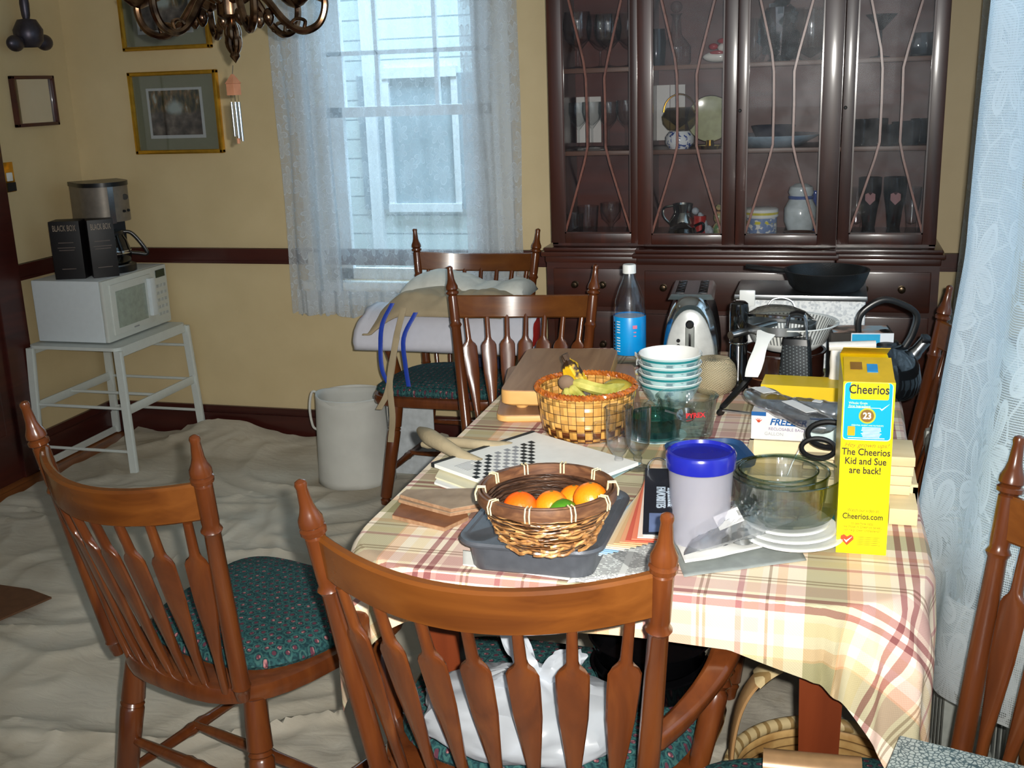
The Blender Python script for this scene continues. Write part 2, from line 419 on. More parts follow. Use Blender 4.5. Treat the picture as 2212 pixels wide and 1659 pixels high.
RY0, RY1, RZ0, RZ1 = 1.35, 3.35, .75, 2.25
mb = MB(); mb.bb(XR, XR+.12, -1.8, RY0, 0, 2.55).bb(XR, XR+.12, RY1, YB, 0, 2.55).bb(XR, XR+.12, RY0, RY1, 0, RZ0).bb(XR, XR+.12, RY0, RY1, RZ1, 2.55)
struct(mb.build('wall_right', WALL, smooth=False), 'beige painted wall on the right')
def rail(name, label, x0, x1, y0, y1, z0, z1, axis):
    mb = MB()
    for a, b, o in ((z0, z1, .012), (z1-.014, z1, .022), (z0, z0+.012, .018)):
        if axis == 'x': mb.bb(x0, x1, y1-o, y1, a, b)
        elif axis == 'l': mb.bb(x0, x0+o, y0, y1, a, b)
        else: mb.bb(x1-o, x1, y0, y1, a, b)
    struct(mb.build(name, TRIM, smooth=False), label)
rail('trim_1', 'dark wood chair rail along the back wall', XL, XR, YB-.03, YB, .788, .853, 'x')
rail('trim_2', 'dark wood chair rail along the left wall', XL, XL+.02, 3.74, YB-.02, .788, .853, 'l')
def base(name, label, axis, a0, a1):
    mb = MB()
    for z0, z1, o in ((0, .105, .018), (.105, .118, .026), (.118, .148, .014)):
        if axis == 'x': mb.bb(a0, a1, YB-o, YB, z0, z1)
        elif axis == 'l': mb.bb(XL, XL+o, a0, a1, z0, z1)
        else: mb.bb(XR-o, XR, a0, a1, z0, z1)
    struct(mb.build(name, TRIM, smooth=False), label)
base('baseboard_back', 'tall dark baseboard along the back wall', 'x', XL, XR)
base('baseboard_left', 'tall dark baseboard along the left wall', 'l', 3.74, YB)
# door casing on the left wall
d = MB().bb(XL, XL+.03, 3.60, 3.74, 0, 2.12, bev=.004).bb(XL, XL+.03, 2.66, 2.80, 0, 2.12, bev=.004).bb(XL, XL+.03, 2.66, 3.74, 2.04, 2.18, bev=.004).bb(XL, XL+.015, 2.80, 3.60, 0, 2.04).bb(XL, XL+.022, 2.86, 3.54, .2, .95, bev=.006).bb(XL, XL+.022, 2.86, 3.54, 1.08, 1.94, bev=.006).build('door_1', TRIM, smooth=False); struct(d, 'dark reddish wood door and casing at the left edge')
# back window
mb = MB(); t = .075
mb.bb(WX0-t, WX0, YB-.02, YB, WZ0-.02, WZ1+t).bb(WX1, WX1+t, YB-.02, YB, WZ0-.02, WZ1+t).bb(WX0-t, WX1+t, YB-.02, YB, WZ1, WZ1+t)
mb.bb(WX0-t-.02, WX1+t+.02, YB-.05, YB+.02, WZ0-.03, WZ0).bb(WX0-t, WX1+t, YB-.018, YB, WZ0-.10, WZ0-.03)
wn = struct(mb.build('window_1', WHITE, smooth=False), 'double hung window behind the lace curtain')
FRM = mat('white_sash', srgb(214, 220, 224), .5, var=.03)
mb = MB(); gx0, gx1 = WX0+.07, WX1-.07
for z0, z1, y in ((1.38, 2.22, YB+.07), (WZ0, 1.42, YB+.04)):
    mb.bb(WX0, gx0+.03, y, y+.03, z0, z1).bb(gx1-.03, WX1, y, y+.03, z0, z1).bb(WX0, WX1, y, y+.03, z0, z0+(.04 if z0 > 1 else .045)).bb(WX0, WX1, y, y+.03, z1-.04, z1)
for q in (1, 2): mb.bb(WX0+(WX1-WX0)*q/3-.008, WX0+(WX1-WX0)*q/3+.008, YB+.07, YB+.095, 1.42, 2.2)
mb.bb(WX0, WX1, YB+.07, YB+.095, 1.62, 1.637).bb(WX0, WX1, YB+.07, YB+.095, 1.90, 1.917)
mb.build('sash', FRM, wn, smooth=False)
MB().bb(WX0+.05, WX1-.05, YB+.083, YB+.086, 1.4, 2.2).build('upper_pane', WINGL, wn, smooth=False)
MB().bb(WX0+.05, WX1-.05, YB+.053, YB+.056, .78, 1.4).build('lower_pane', WINGL, wn, smooth=False)
# right window frame
mb = MB(); mb.bb(XR-.02, XR, RY0-t, RY0, RZ0, RZ1+t).bb(XR-.02, XR, RY1, RY1+t, RZ0, RZ1+t).bb(XR-.02, XR, RY0-t, RY1+t, RZ1, RZ1+t).bb(XR-.05, XR+.02, RY0-t, RY1+t, RZ0-.03, RZ0)
wr = struct(mb.build('window_2', WHITE, smooth=False), 'wide window behind the lace curtain on the right')
mb = MB(); mid = (RY0+RY1)/2
for a, b in ((RY0, mid), (mid, RY1)):
    mb.bb(XR+.05, XR+.08, a, a+.05, RZ0, RZ1).bb(XR+.05, XR+.08, b-.05, b, RZ0, RZ1).bb(XR+.05, XR+.08, a, b, RZ0, RZ0+.05).bb(XR+.05, XR+.08, a, b, RZ1-.05, RZ1).bb(XR+.05, XR+.08, a, b, 1.5, 1.54)
mb.build('sash', FRM, wr, smooth=False)
MB().bb(XR+.062, XR+.066, RY0, RY1, RZ0, RZ1).build('pane', WINGL, wr, smooth=False)
# neighbouring house outside
def side_fn(g):
    x, y, z = g.sep(g.co()); f = (z*8.5).frac()
    return {'Base Color': g.mix(f.lt(.08), srgb(206, 222, 224), srgb(120, 140, 146)), 'Normal': g.bump(f, .5, .02)}
SIDING = mat('pale_siding', rough=.7, fn=side_fn)
h = thing('neighbouring_house', 'pale blue-grey sided house seen through the lace curtain', 'house', (-1.7, 6.6, 0))
MB().bb(-3, 3, 0, .1, -1, 4.5).build('wall', SIDING, h, smooth=False)
hw = MB(); hw.bb(-.96, -.92, -.04, 0, .75, 1.56).bb(-.52, -.48, -.04, 0, .75, 1.56).bb(-.96, -.48, -.05, 0, .735, .785).bb(-.96, -.48, -.05, 0, 1.54, 1.60)
hw.build('window_frame', FRM, h, smooth=False); MB().bb(-1.075, -1.005, -.06, 0, -.5, 4).build('corner_board', FRM, h, smooth=False)
MB().bb(-.92, -.52, -.015, 0, .77, 1.56).build('window_pane', mat('dusky_pane', srgb(128, 146, 154), .3), h, smooth=False)
for x0_, x1_ in ((-1.13, -1.075), (-1.005, -.96), (-.48, -.33)): MB().bb(x0_, x1_, -.03, 0, .75, 1.56).build('shutter', mat('grey_shutter', srgb(120, 138, 148), .7), h, smooth=False)
# ------------------------------------------------------------------ floor covering
def cloth_z(x, y):
    p = Vector((x, y, 0)); q = p+Vector((mn.noise(p*2.1), mn.noise(p*2.1+Vector((9, 9, 9))), 0))*.35
    z = .006
    for fx, fy, am, ang in ((2.2, 9, .020, .35), (3.2, 14, .011, -.5), (6, 22, .006, .9)):
        u = q.x*cos(ang)+q.y*sin(ang); v = -q.x*sin(ang)+q.y*cos(ang)
        k = 1-abs(mn.noise(Vector((u*fx*.4, v*fy*.4, fx))))*2.6
        z += am*max(0, k)**2
    bk = max(0, min(1, (y-3.95)/.25)); z += bk*(.05+.05*mn.noise(Vector((x*3, 0, 5))))*(1 if -2.75 < x < -1.5 else .35)
    return z
CX0, CX1, CY0, CY1 = -3.0, .44, .9, 4.215
def cf(u, v):
    x = lerp(CX0, CX1, u); y = lerp(CY0, CY1, v)
    if v > .98: y = CY1-.012*(1+mn.noise(Vector((x*6, 0, 0))))
    x += .04*mn.noise(Vector((0, y*4, 2)))*(1-u)
    lm = at(0, 1070, Z=0).x
    return Vector((x, y, cloth_z(x, y)))
tag(MB().grid(cf, 230, 220).build('drop_cloth', CANV), 'wrinkled off-white canvas drop cloth spread over the floor', 'drop cloth')
P0 = at(0, 1395, Z=.03)
brown = mat('brown_hardboard', srgb(98, 66, 44), .55, var=.15)
o = MB().prism([(-.35, -.10), (.0, -.16), (.085, .085), (-.02, .12), (-.35, .14)], 0, .006).build('hardboard_sheet', brown, smooth=False)
pp = at(75, 1325, Z=.03); o.location = (pp.x-.09, pp.y, .036); tag(o, 'brown hardboard sheet lying on the drop cloth at left edge', 'board')
# ------------------------------------------------------------------ lace curtains
def curtain(name, label, x0, x1, zt, zb, y, folds, amp, m, uo=0, vs=1.0, hem=.02, parent=None, seed=0, nu=160):
    def f(u, v):
        x = lerp(x0, x1, u)+.01*mn.noise(Vector((v*3, seed, u*4))); z = lerp(zb, zt, v)
        if v < .02: z += hem*mn.noise(Vector((u*9, seed, 0)))
        k = sin(u*folds*2*pi+1.2*mn.noise(Vector((u*4, v*1.2, seed))))*amp*(.5+.6*(1-v))+amp*.8*mn.noise(Vector((u*9, v*2, seed+3)))
        return Vector((x, y+k, z))
    W, H = (x1-x0)*1.35, zt-zb
    return MB().grid(f, nu, 24, uv=lambda u, v: (uo+u*W, v*H*vs)).build(name, m, parent)
ct = thing('lace_curtain', 'white floral lace curtain hanging over the back window', 'curtain', (0, 0, 0))
curtain('centre_panel', '', -2.05, -1.24, 2.35, .665, YB-.085, 7, .012, LACE, parent=ct)
curtain('left_panel', '', -2.135, -1.90, 2.35, .60, YB-.12, 2.5, .02, LACE2, parent=ct, seed=4, nu=80, hem=.03)
curtain('right_panel', '', -1.36, -1.135, 2.35, .64, YB-.11, 1.2, .012, LACE2, parent=ct, seed=7, nu=80)
def ruf(u, v):
    x = lerp(-2.10, -1.45, u); return Vector((x, YB-.135+.014*sin(u*60)+.01*mn.noise(Vector((u*9, v, 3))), lerp(.60+.03*mn.noise(Vector((u*7, 2, 0))), .70, v)))
MB().grid(ruf, 90, 4, uv=lambda u, v: (u, v*.1)).build('bottom_ruffle', LACE2, ct)
MB().turn((-2.3, YB-.1, 2.33), (-1.08, YB-.1, 2.33), [(0, .008), (1, .008)]).build('curtain_rod', BRASS, ct)
# right-hand curtain, drawn towards the camera and flaring at the bottom
def rc(u, v):
    y = lerp(3.62, 1.12, u); h = 1-v
    hz = .63 if y > 2.6 else (lerp(.40, .63, (y-2.3)/.3) if y > 2.3 else (lerp(.43, .40, (y-1.95)/.35) if y > 1.95 else lerp(.64, .43, (y-1.12)/.83)))
    z = lerp(hz, 2.3, v)
    bl = max(0, 1-abs(y-2.20)/.46)**.8; hb = max(0, min(1, (1.15-z)/.7))
    x = XR-.095-.02*h-.145*bl-.060*bl*hb-.02*hb+(.014+.01*h)*sin(u*34+1.5*mn.noise(Vector((u*3, v, 1))))+.012*mn.noise(Vector((u*6, v*2, 8)))
    z += .035*mn.noise(Vector((u*5, 3, 3)))*h
    return Vector((x, y, z))
rcu = thing('lace_curtain', 'long white lace curtain with large leaves hanging at right edge over the radiator', 'curtain', (0, 0, 0))
MB().grid(rc, 220, 60, uv=lambda u, v: (u*3.2, v*1.9)).build('panel', LACER, rcu)
def rb(u, v):
    p = rc(u, .0+v*.10); p.x -= .014+.008*sin(u*60); p.z -= .02; return p
MB().grid(rb, 200, 4, uv=lambda u, v: (u*3.2+.3, v*.2)).build('hem_flounce', LACER, rcu)
def wpart(mb, name, m, root, **k):
    "part given in world coordinates"
    M = (Matrix.Translation(root.location) @ root.rotation_euler.to_matrix().to_4x4()).inverted()
    bmesh.ops.transform(mb.b, matrix=M, verts=mb.b.verts); return mb.build(name, m, root, **k)
# ------------------------------------------------------------------ china cabinet
CB = thing('china_cabinet', 'tall dark mahogany breakfront china cabinet with four glazed doors', 'cabinet', (-.31, 4.03, 0))
FS, FC = 3.865, 3.835    # front planes of the side and centre sections
X0, X1, A1, A2 = -.955, .335, -.632, .012
mb = MB()
mb.bb(X0, X0+.02, FS+.02, 4.235, .93, 2.2).bb(X1-.02, X1, FS+.02, 4.235, .93, 2.2).bb(A1-.009, A1+.009, FC+.02, 4.215, .93, 2.2).bb(A2-.009, A2+.009, FC+.02, 4.215, .93, 2.2)
mb.bb(X0, X1, FS+.02, 4.235, 2.2, 2.24).bb(X0, X1, FS+.02, 4.235, .925, .95)
wpart(mb, 'upper_case', MAH, CB, smooth=False)
wpart(MB().bb(X0+.02, X1-.02, 4.215, 4.235, .95, 2.2), 'back_panel', MAHI, CB, smooth=False)
for z in (1.254, 1.534, 1.85):
    for a, b in ((X0+.02, A1-.009), (A1+.009, A2-.009), (A2+.009, X1-.02)):
        wpart(MB().bb(a, b, FS+.05, 4.213, z-.016, z, bev=.002), 'shelf', mat('shelf_wood', rough=.4, fn=wood_fn(srgb(86, 56, 44), srgb(112, 78, 64), srgb(130, 92, 74), (.1, 1, 1), 14)), CB)
def door(x0, x1, yf, g0, g1, knob=None):
    Z0, Z1, G0, G1 = .938, 2.19, .972, 2.12
    mb = MB()
    mb.bb(x0, g0, yf, yf+.022, Z0, Z1, bev=.0015).bb(g1, x1, yf, yf+.022, Z0, Z1, bev=.0015).bb(g0, g1, yf, yf+.022, Z0, G0, bev=.002).bb(g0, g1, yf, yf+.022, G1, Z1, bev=.002)
    for a, b, c, d in ((g0, g0+.005, G0, G1), (g1-.005, g1, G0, G1), (g0, g1, G0, G0+.005)): mb.bb(a, b, yf-.003, yf+.01, c, d)
    D = wpart(mb, 'door', MAH, CB)
    ya = yf+.006; w = g1-g0; mb = MB()
    for f0, fm in ((0.0, .36), (1.0, .63)):
        pts = [(g0+w*f0, ya, G0), (g0+w*(f0*.15+fm*.85), ya, 1.215), (g0+w*fm, ya, 1.27), (g0+w*fm, ya, 1.40), (g0+w*(fm-.01), ya, 1.50), (g0+w*(f0*.12+fm*.88), ya, 1.56), (g0+w*(f0*.8+fm*.2), ya, 1.80), (g0+w*f0, ya, 1.87)]
        mb.strap([Vector(p) for p in pts], .0085, .009, (1, 0, 0))
    for f0 in (0., 1.): mb.strap([Vector((g0+w*f0, ya, G1)), Vector((g0+w*.5, ya, 1.95)), Vector((g0+w*(1-f0), ya, 1.87))], .008, .009, (0, 0, 1))
    o = wpart(mb, 'glazing_bars', mat('glazing_bar', rough=.3, coat=.3, fn=wood_fn(srgb(92, 50, 40), srgb(124, 76, 62), srgb(140, 88, 74))), CB); o.parent = D; 
    o = wpart(MB().bb(g0-.004, g1+.004, yf+.012, yf+.015, G0-.004, G1+.004), 'glass_pane', PANE, CB, smooth=False); o.parent = D
    if knob:
        o = wpart(MB().turn((knob, yf+.004, 1.381), (knob, yf-.006, 1.381), [(0, .006), (.4, .006), (1, .004)], 10), 'keyhole_plate', BLKM, CB); o.parent = D
door(X0, A1-.012, FS, -.905, -.668)
door(A1-.008, -.3105, FC, -.592, -.352, None)
door(-.3085, A2+.008, FC, -.277, -.040, -.300)
door(A2+.012, X1, FS, .060, .292, .033)
for s, (a, b) in enumerate(((X0, A1), (A1, A2), (A2, X1))): pass
mb = MB(); 
for x0, x1, y in ((X0-.03, A1, FS-.045), (A1-.02, A2+.02, FC-.05), (A2, X1+.03, FS-.045)):
    mb.bb(x0, x1, y, 4.235, .896, .912, bev=.004).bb(x0+.008, x1-.008, y+.012, 4.235, .912, .926, bev=.004).bb(x0+.012, x1-.012, y+.016, 4.235, .872, .896, bev=.005)
wpart(mb, 'waist_moulding', MAHX, CB)
mb = MB(); L0, L1, LS, LC = X0-.015, X1+.015, FS-.02, FC-.025
mb.bb(L0, A1-.01, LS, 4.235, .08, .875).bb(A1-.01, A2+.01, LC, 4.235, .08, .875).bb(A2+.01, L1, LS, 4.235, .08, .875).bb(L0-.01, L1+.01, LC-.015, 4.235, 0, .09, bev=.006)
wpart(mb, 'lower_case', MAHX, CB)
for x0, x1, y, kx in ((L0+.025, A1-.03, LS, (-.865, -.765)), (A1+.02, A2-.02, LC, (-.545, -.12)), (A2+.03, L1-.025, LS, (.118, .235))):
    for z0, z1 in ((.715, .852), (.50, .70), (.30, .49)):
        D = wpart(MB().bb(x0, x1, y-.010, y+.01, z0, z1, bev=.005), 'drawer', MAHX, CB)
        for k in kx:
            o = wpart(MB().turn((k, y-.009, z0+.08), (k, y-.034, z0+.08), [(0, .013), (.12, .013), (.15, .006), (.5, .006), (.7, .012), (.95, .010), (1, .004)], 14), 'knob', mat('dark_brass_knob', srgb(70, 58, 44), .25, metal=.9), CB); o.parent = D
# ------------------------------------------------------------------ things in the cabinet
YI = 3.99
def vessel(name, label, cat, prof, m, loc, group=None, n=20, rz=0, sc=1.0):
    o = MB().lathe([(r*sc, z*sc) for r, z in prof], n, cap=False).build(name, m, loc=loc, rot=(0, 0, rz)); return tag(o, label, cat, group)
def copyo(o, label, loc, sc=1., rz=0.):
    c = o.copy(); COL.objects.link(c); c.location = loc; c.scale = (sc,)*3; c.rotation_euler = (0, 0, rz); c['label'] = label; return c
WINE = [(0, 0), (.032, 0), (.033, .002), (.010, .006), (.0035, .015), (.0035, .07), (.010, .078), (.028, .10), (.036, .13), (.034, .165), (.032, .165), (.034, .13), (.026, .102), (.004, .082)]
GOB = [(0, 0), (.030, 0), (.031, .003), (.008, .008), (.005, .03), (.012, .045), (.033, .065), (.038, .095), (.037, .12), (.034, .12), (.034, .09), (.008, .05)]
BALL = [(0, 0), (.040, 0), (.041, .003), (.008, .008), (.004, .02), (.004, .06), (.02, .07), (.045, .10), (.052, .14), (.045, .19), (.043, .19), (.050, .14), (.043, .10), (.004, .072)]
TUMB = [(0, 0), (.026, 0), (.032, .085), (.030, .085), (.024, .008), (0, .008)]
SHOT = [(0, 0), (.020, 0), (.024, .055), (.022, .055), (.018, .01), (0, .01)]
MART = [(0, 0), (.032, 0), (.032, .003), (.005, .007), (.004, .085), (.05, .135), (.048, .135), (.003, .09)]
g0 = vessel('wine_glass', 'large balloon wine glass at left end of the upper shelf, behind left cabinet door', 'wine glass', BALL, GLASS, (-.875, YI, 1.534), 'glasses in the china cabinet')
copyo(g0, 'large balloon wine glass second from left on upper shelf behind left cabinet door', (-.800, YI+.03, 1.534), .95)
copyo(g0, 'large balloon wine glass at centre of upper shelf behind left cabinet door', (-.755, YI-.06, 1.534), .92)
copyo(g0, 'large balloon wine glass at right end of upper shelf behind left cabinet door', (-.70, YI+.04, 1.534), .95)
g1 = vessel('goblet', 'clear stemmed goblet leftmost on middle shelf behind left cabinet door', 'goblet', WINE, GLASS, (-.872, YI-.02, 1.254), 'glasses in the china cabinet')
copyo(g1, 'clear stemmed goblet second from left on middle shelf behind left cabinet door', (-.84, YI+.06, 1.254))
copyo(g1, 'clear stemmed goblet nearest the bars on middle shelf behind left cabinet door', (-.762, YI-.03, 1.254))
copyo(g1, 'clear stemmed goblet rightmost on middle shelf behind left cabinet door', (-.705, YI, 1.254), 1.02)
g2 = vessel('cut_glass_tumbler', 'tall cut-glass tumbler on bottom shelf behind left cabinet door', 'tumbler', TUMB, GLASS, (-.845, YI-.01, .95), 'glasses in the china cabinet', sc=1.25)
vessel('cut_glass_goblet', 'cut-glass goblet on bottom shelf behind left cabinet door', 'goblet', GOB, GLASS, (-.755, YI-.04, .95), 'glasses in the china cabinet')
copyo(g2, 'short cut-glass tumbler leaning at left of bottom shelf behind left cabinet door', (-.882, YI-.06, .95), .8)
WPAP = mat('white_card', srgb(232, 230, 228), .7, var=.03)
def simple(name, label, cat, mb, m, group=None, loc=None, rot=None, **k):
    return tag(mb.build(name, m, loc=loc, rot=rot, **k), label, cat, group)
o = thing('folded_card', 'white folded card standing behind the goblets on middle shelf', 'card', (-.88, 4.16, 1.254))
wpart(MB().box((-.90, 4.17, 1.352), (.045, .004, .165), rz=.15).box((-.852, 4.17, 1.352), (.045, .004, .165), rz=-.15), 'card', WPAP, o, smooth=False)
o = thing('folded_card', 'white folded card behind the teapot on middle shelf', 'card', (-.60, 4.16, 1.254))
wpart(MB().box((-.605, 4.17, 1.37), (.055, .004, .195), rz=.15).box((-.548, 4.17, 1.37), (.055, .004, .195), rz=-.15), 'card', WPAP, o, smooth=False)
# second door
dec = thing('glass_decanter', 'dark crystal decanter with long neck behind second cabinet door', 'decanter', (-.53, YI, 1.534))
MB().lathe([(0, 0), (.045, 0), (.05, .01), (.05, .06), (.018, .10), (.014, .16), (.022, .168), (.020, .168), (.012, .16), (0, .1)], 20).build('body', GLASS, dec)
MB().sphere((0, 0, .19), .020, 12, 8).build('stopper', GLASS, dec)
vessel('dark_glass_vase', 'dark smoky glass bowl at left of upper shelf behind second cabinet door', 'vase', [(0, 0), (.03, 0), (.035, .08), (.03, .12), (.028, .12), (.03, .08), (0, .01)], glassy('smoky_glass', (.25, .25, .28), (.1, .1, .1)), (-.595, YI-.03, 1.534))
sf = thing('ceramic_figurine', 'small red and white lying ceramic figurine behind second cabinet door', 'figurine', (-.385, YI-.04, 1.534))
MB().sphere((0, 0, .022), .03, 14, 8, (1.7, .7, .6)).sphere((.025, -.005, .05), .022, 12, 8, (1.2, .8, .8)).build('body', WHG, sf)
MB().sphere((-.015, 0, .055), .014, 10, 6, (1.2, .8, .8)).sphere((.02, -.012, .072), .016, 12, 8, (1.4, .8, .6)).sphere((0, -.014, .035), .012, 10, 6, (2.2, .6, .6)).build('red_trim', mat('red_glaze', srgb(170, 24, 34), .2, coat=.5), sf)
tp = thing('teapot', 'clear glass teapot with bent handle on blue and white jar behind second cabinet door', 'teapot', (-.515, YI-.02, 1.318))
TPG = glassy('amber_glass', (.72, .66, .5), (.4, .34, .22))
MB().lathe([(0, .0), (.04, 0), (.058, .02), (.062, .045), (.045, .075), (.042, .075), (.058, .045), (0, .006)], 20).build('body', TPG, tp)
MB().tube([(.055*cos(a), 0, .06+.06*sin(a)) for a in [pi*i/12 for i in range(13)]], .003, 6).build('handle', BRASS, tp)
DELFT = mat('blue_white_porcelain', rough=.12, coat=.5, fn=lambda g: {'Base Color': g.mix(g.ss(g.noise(60, 4, None, 1.), .54, .58), srgb(232, 234, 238), srgb(60, 84, 156))})
jr = thing('porcelain_jar', 'small blue and white porcelain jar behind second cabinet door', 'jar', (-.515, YI-.02, 1.254))
MB().lathe([(0, 0), (.035, 0), (.05, .02), (.05, .04), (.035, .06), (0, .062)], 20).build('body', DELFT, jr)
pl = thing('gold_rimmed_plate', 'pale gold-rimmed plate standing on edge behind second cabinet door', 'plate', (-.425, 4.12, 1.345)); pl.rotation_euler = (R(78), 0, 0)
MB().lathe([(0, 0), (.05, 0), (.08, .01), (.08, .013), (.048, .004), (0, .004)], 28).build('dish', mat('pale_green_glaze', srgb(188, 190, 150), .15, coat=.4), pl)
MB().lathe([(.0795, .009), (.083, .012), (.0795, .014)], 28, cap=False).build('rim', BRASS, pl)
cn = vessel('brass_candle_holder', 'small bright brass dish on middle shelf behind second cabinet door', 'candle holder', [(0, 0), (.035, 0), (.04, .012), (.015, .012), (.012, .03), (0, .03)], BRASS, (-.405, YI-.07, 1.254))
pt = vessel('serving_platter', 'large pale blue oval platter on middle shelf behind centre cabinet doors', 'platter', [(0, 0), (.09, 0), (.155, .035), (.158, .040), (.152, .040), (.088, .006), (0, .006)], mat('pale_blue_glaze', srgb(150, 176, 196), .15, coat=.5), (-.20, YI+.03, 1.254), n=36)
vessel('dark_blue_bowl', 'dark navy bowl standing on the pale blue platter behind third cabinet door', 'bowl', [(0, 0), (.05, 0), (.075, .062), (.072, .062), (.048, .004), (0, .004)], mat('navy_glaze', srgb(34, 38, 56), .25), (-.20, YI+.03, 1.262), n=28)
pit = thing('silver_pitcher', 'shiny silver pitcher with curled handle behind second cabinet door', 'pitcher', (-.50, YI-.03, .95))
MB().lathe([(0, 0), (.03, 0), (.045, .03), (.046, .055), (.030, .085), (.036, .115), (.034, .115), (.028, .086), (0, .05)], 22).build('body', SILV, pit)
MB().tube(curve([(-.04, 0, .04), (-.068, 0, .07), (-.066, 0, .10), (-.035, 0, .108)], 5), .004, 6).build('handle', SILV, pit)
bt = thing('black_creamer', 'glossy black squat creamer in front of the silver pitcher', 'creamer', (-.492, YI-.10, .95))
MB().lathe([(0, 0), (.04, 0), (.052, .018), (.045, .04), (.02, .052), (.008, .058), (0, .06)], 22).build('body', ENAM, bt)
MB().tube(curve([(.045, 0, .018), (.07, 0, .03), (.068, 0, .055), (.04, 0, .045)], 4), .005, 6).build('handle', ENAM, bt)
simple('red_tin', 'small red tin beside the black creamer behind second cabinet door', 'tin', MB().lathe([(0, 0), (.022, 0), (.022, .075), (0, .075)], 16), mat('red_tin_paint', srgb(168, 34, 30), .35), loc=(-.438, YI-.05, .95))
simple('toy_bird_figurine', 'small pale grey bird figurine leaning by the red tin', 'figurine', MB().sphere((0, 0, .05), .022, 12, 8, (.7, .7, 1.9)).sphere((-.012, 0, .10), .013, 10, 6).sphere((.014, 0, .02), .014, 8, 6, (1, 1, 1.4)), mat('grey_glaze', srgb(168, 176, 186), .3), loc=(-.412, YI-.05, .95), rot=(0, R(-18), 0))
simple('green_figurine', 'small green and tan figurine at right end of bottom shelf behind second door', 'figurine', MB().sphere((0, 0, .025), .022, 12, 8, (1, .8, 1.1)).sphere((0, 0, .065), .017, 10, 8, (1, .8, 1.3)).sphere((0, 0, .10), .011, 8, 6), mat('speckled_glaze', rough=.3, fn=lambda g: {'Base Color': g.ramp(g.noise(40, 3), [(.35, srgb(84, 128, 86)), (.55, srgb(190, 170, 130)), (.7, srgb(200, 90, 70))])}), loc=(-.377, YI-.02, .95))
pot = thing('crystal_vase', 'sparkling faceted crystal vase on upper shelf behind third cabinet door', 'vase', (-.185, YI-.03, 1.534))
mb = MB(); random.seed(3)
for i in range(46):
    a = random.random()*6.28; z = .01+random.random()*.18; r = .018+.045*sin(pi*min(1, (z+.02)/.2))
    mb.box((r*cos(a), r*sin(a), z), (.022, .022, .03), M=Matrix.Rotation(random.random()*3, 3, Vector((random.random(), random.random(), random.random())).normalized()))
mb.build('crystals', glassy('crystal', (.75, .8, .8), (.25, .35, .35), 1.0, .01, .5), pot, smooth=False)
MB().lathe([(0, 0), (.04, 0), (.02, .02), (.03, .08), (.045, .17), (0, .17)], 10).build('core', CHROME, pot, smooth=False)
vessel('glass_punch_bowl', 'clear glass bowl beside the sparkling crystal vase', 'bowl', [(0, 0), (.03, 0), (.06, .04), (.068, .09), (.058, .15), (.064, .165), (.061, .165), (.055, .15), (.065, .09), (.056, .04), (0, .006)], GLASS2, (-.085, YI, 1.534), n=28)
vessel('glass_vase', 'round clear glass globe at left of the crystal vase behind third door', 'vase', [(0, 0), (.03, 0), (.048, .05), (.045, .10), (.03, .14), (.028, .14), (.043, .10), (.045, .05), (0, .006)], GLASS, (-.265, YI-.04, 1.534), n=24)
simple('patterned_tin', 'round yellow and blue patterned tin behind third cabinet door', 'tin', MB().lathe([(0, 0), (.052, 0), (.052, .072), (.056, .073), (.056, .098), (.05, .102), (0, .104)], 28),
       mat('patterned_tin', rough=.25, fn=lambda g: {'Base Color': (lambda z, n: g.mix(((z-.085).abs().lt(.004)), g.mix(z.lt(.07)*g.ss(n, .4, .5), g.mix(((z-.055).abs().lt(.005)), srgb(226, 226, 222), srgb(214, 200, 70)), srgb(120, 140, 180)), srgb(206, 190, 60)))(g.sep(g.co())[2], g.noise(55, 2))}), loc=(-.228, YI-.05, .95))
cj = thing('ginger_jar', 'white porcelain ginger jar with domed lid behind third cabinet door', 'jar', (-.10, YI, .95))
MB().lathe([(0, 0), (.036, 0), (.055, .05), (.055, .095), (.04, .125), (.038, .13), (0, .13)], 26).build('body', mat('pale_porcelain', srgb(208, 220, 226), .15, coat=.5), cj)
MB().lathe([(.041, .127), (.043, .133), (.041, .138), (0, .139)], 26).build('collar', mat('blue_band', srgb(60, 90, 160), .2), cj)
MB().lathe([(.038, .137), (.043, .15), (.038, .168), (.02, .178), (0, .18)], 26).build('lid', mat('pale_porcelain'), cj)
simple('blue_bottle', 'cobalt blue bottle partly hidden behind the white ginger jar', 'bottle', MB().lathe([(0, 0), (.03, 0), (.03, .10), (.012, .13), (.012, .15), (0, .15)], 16), mat('cobalt', srgb(40, 70, 150), .1, coat=.6), loc=(-.052, YI+.05, .95))
simple('small_dark_dish', 'low dark wooden leaf dish in front of the ginger jar', 'dish', MB().lathe([(0, 0), (.03, 0), (.055, .025), (.052, .027), (.03, .006), (0, .006)], 20, sy=.6), mat('dark_wood_dish', srgb(64, 36, 22), .4), loc=(-.10, YI-.09, .95))
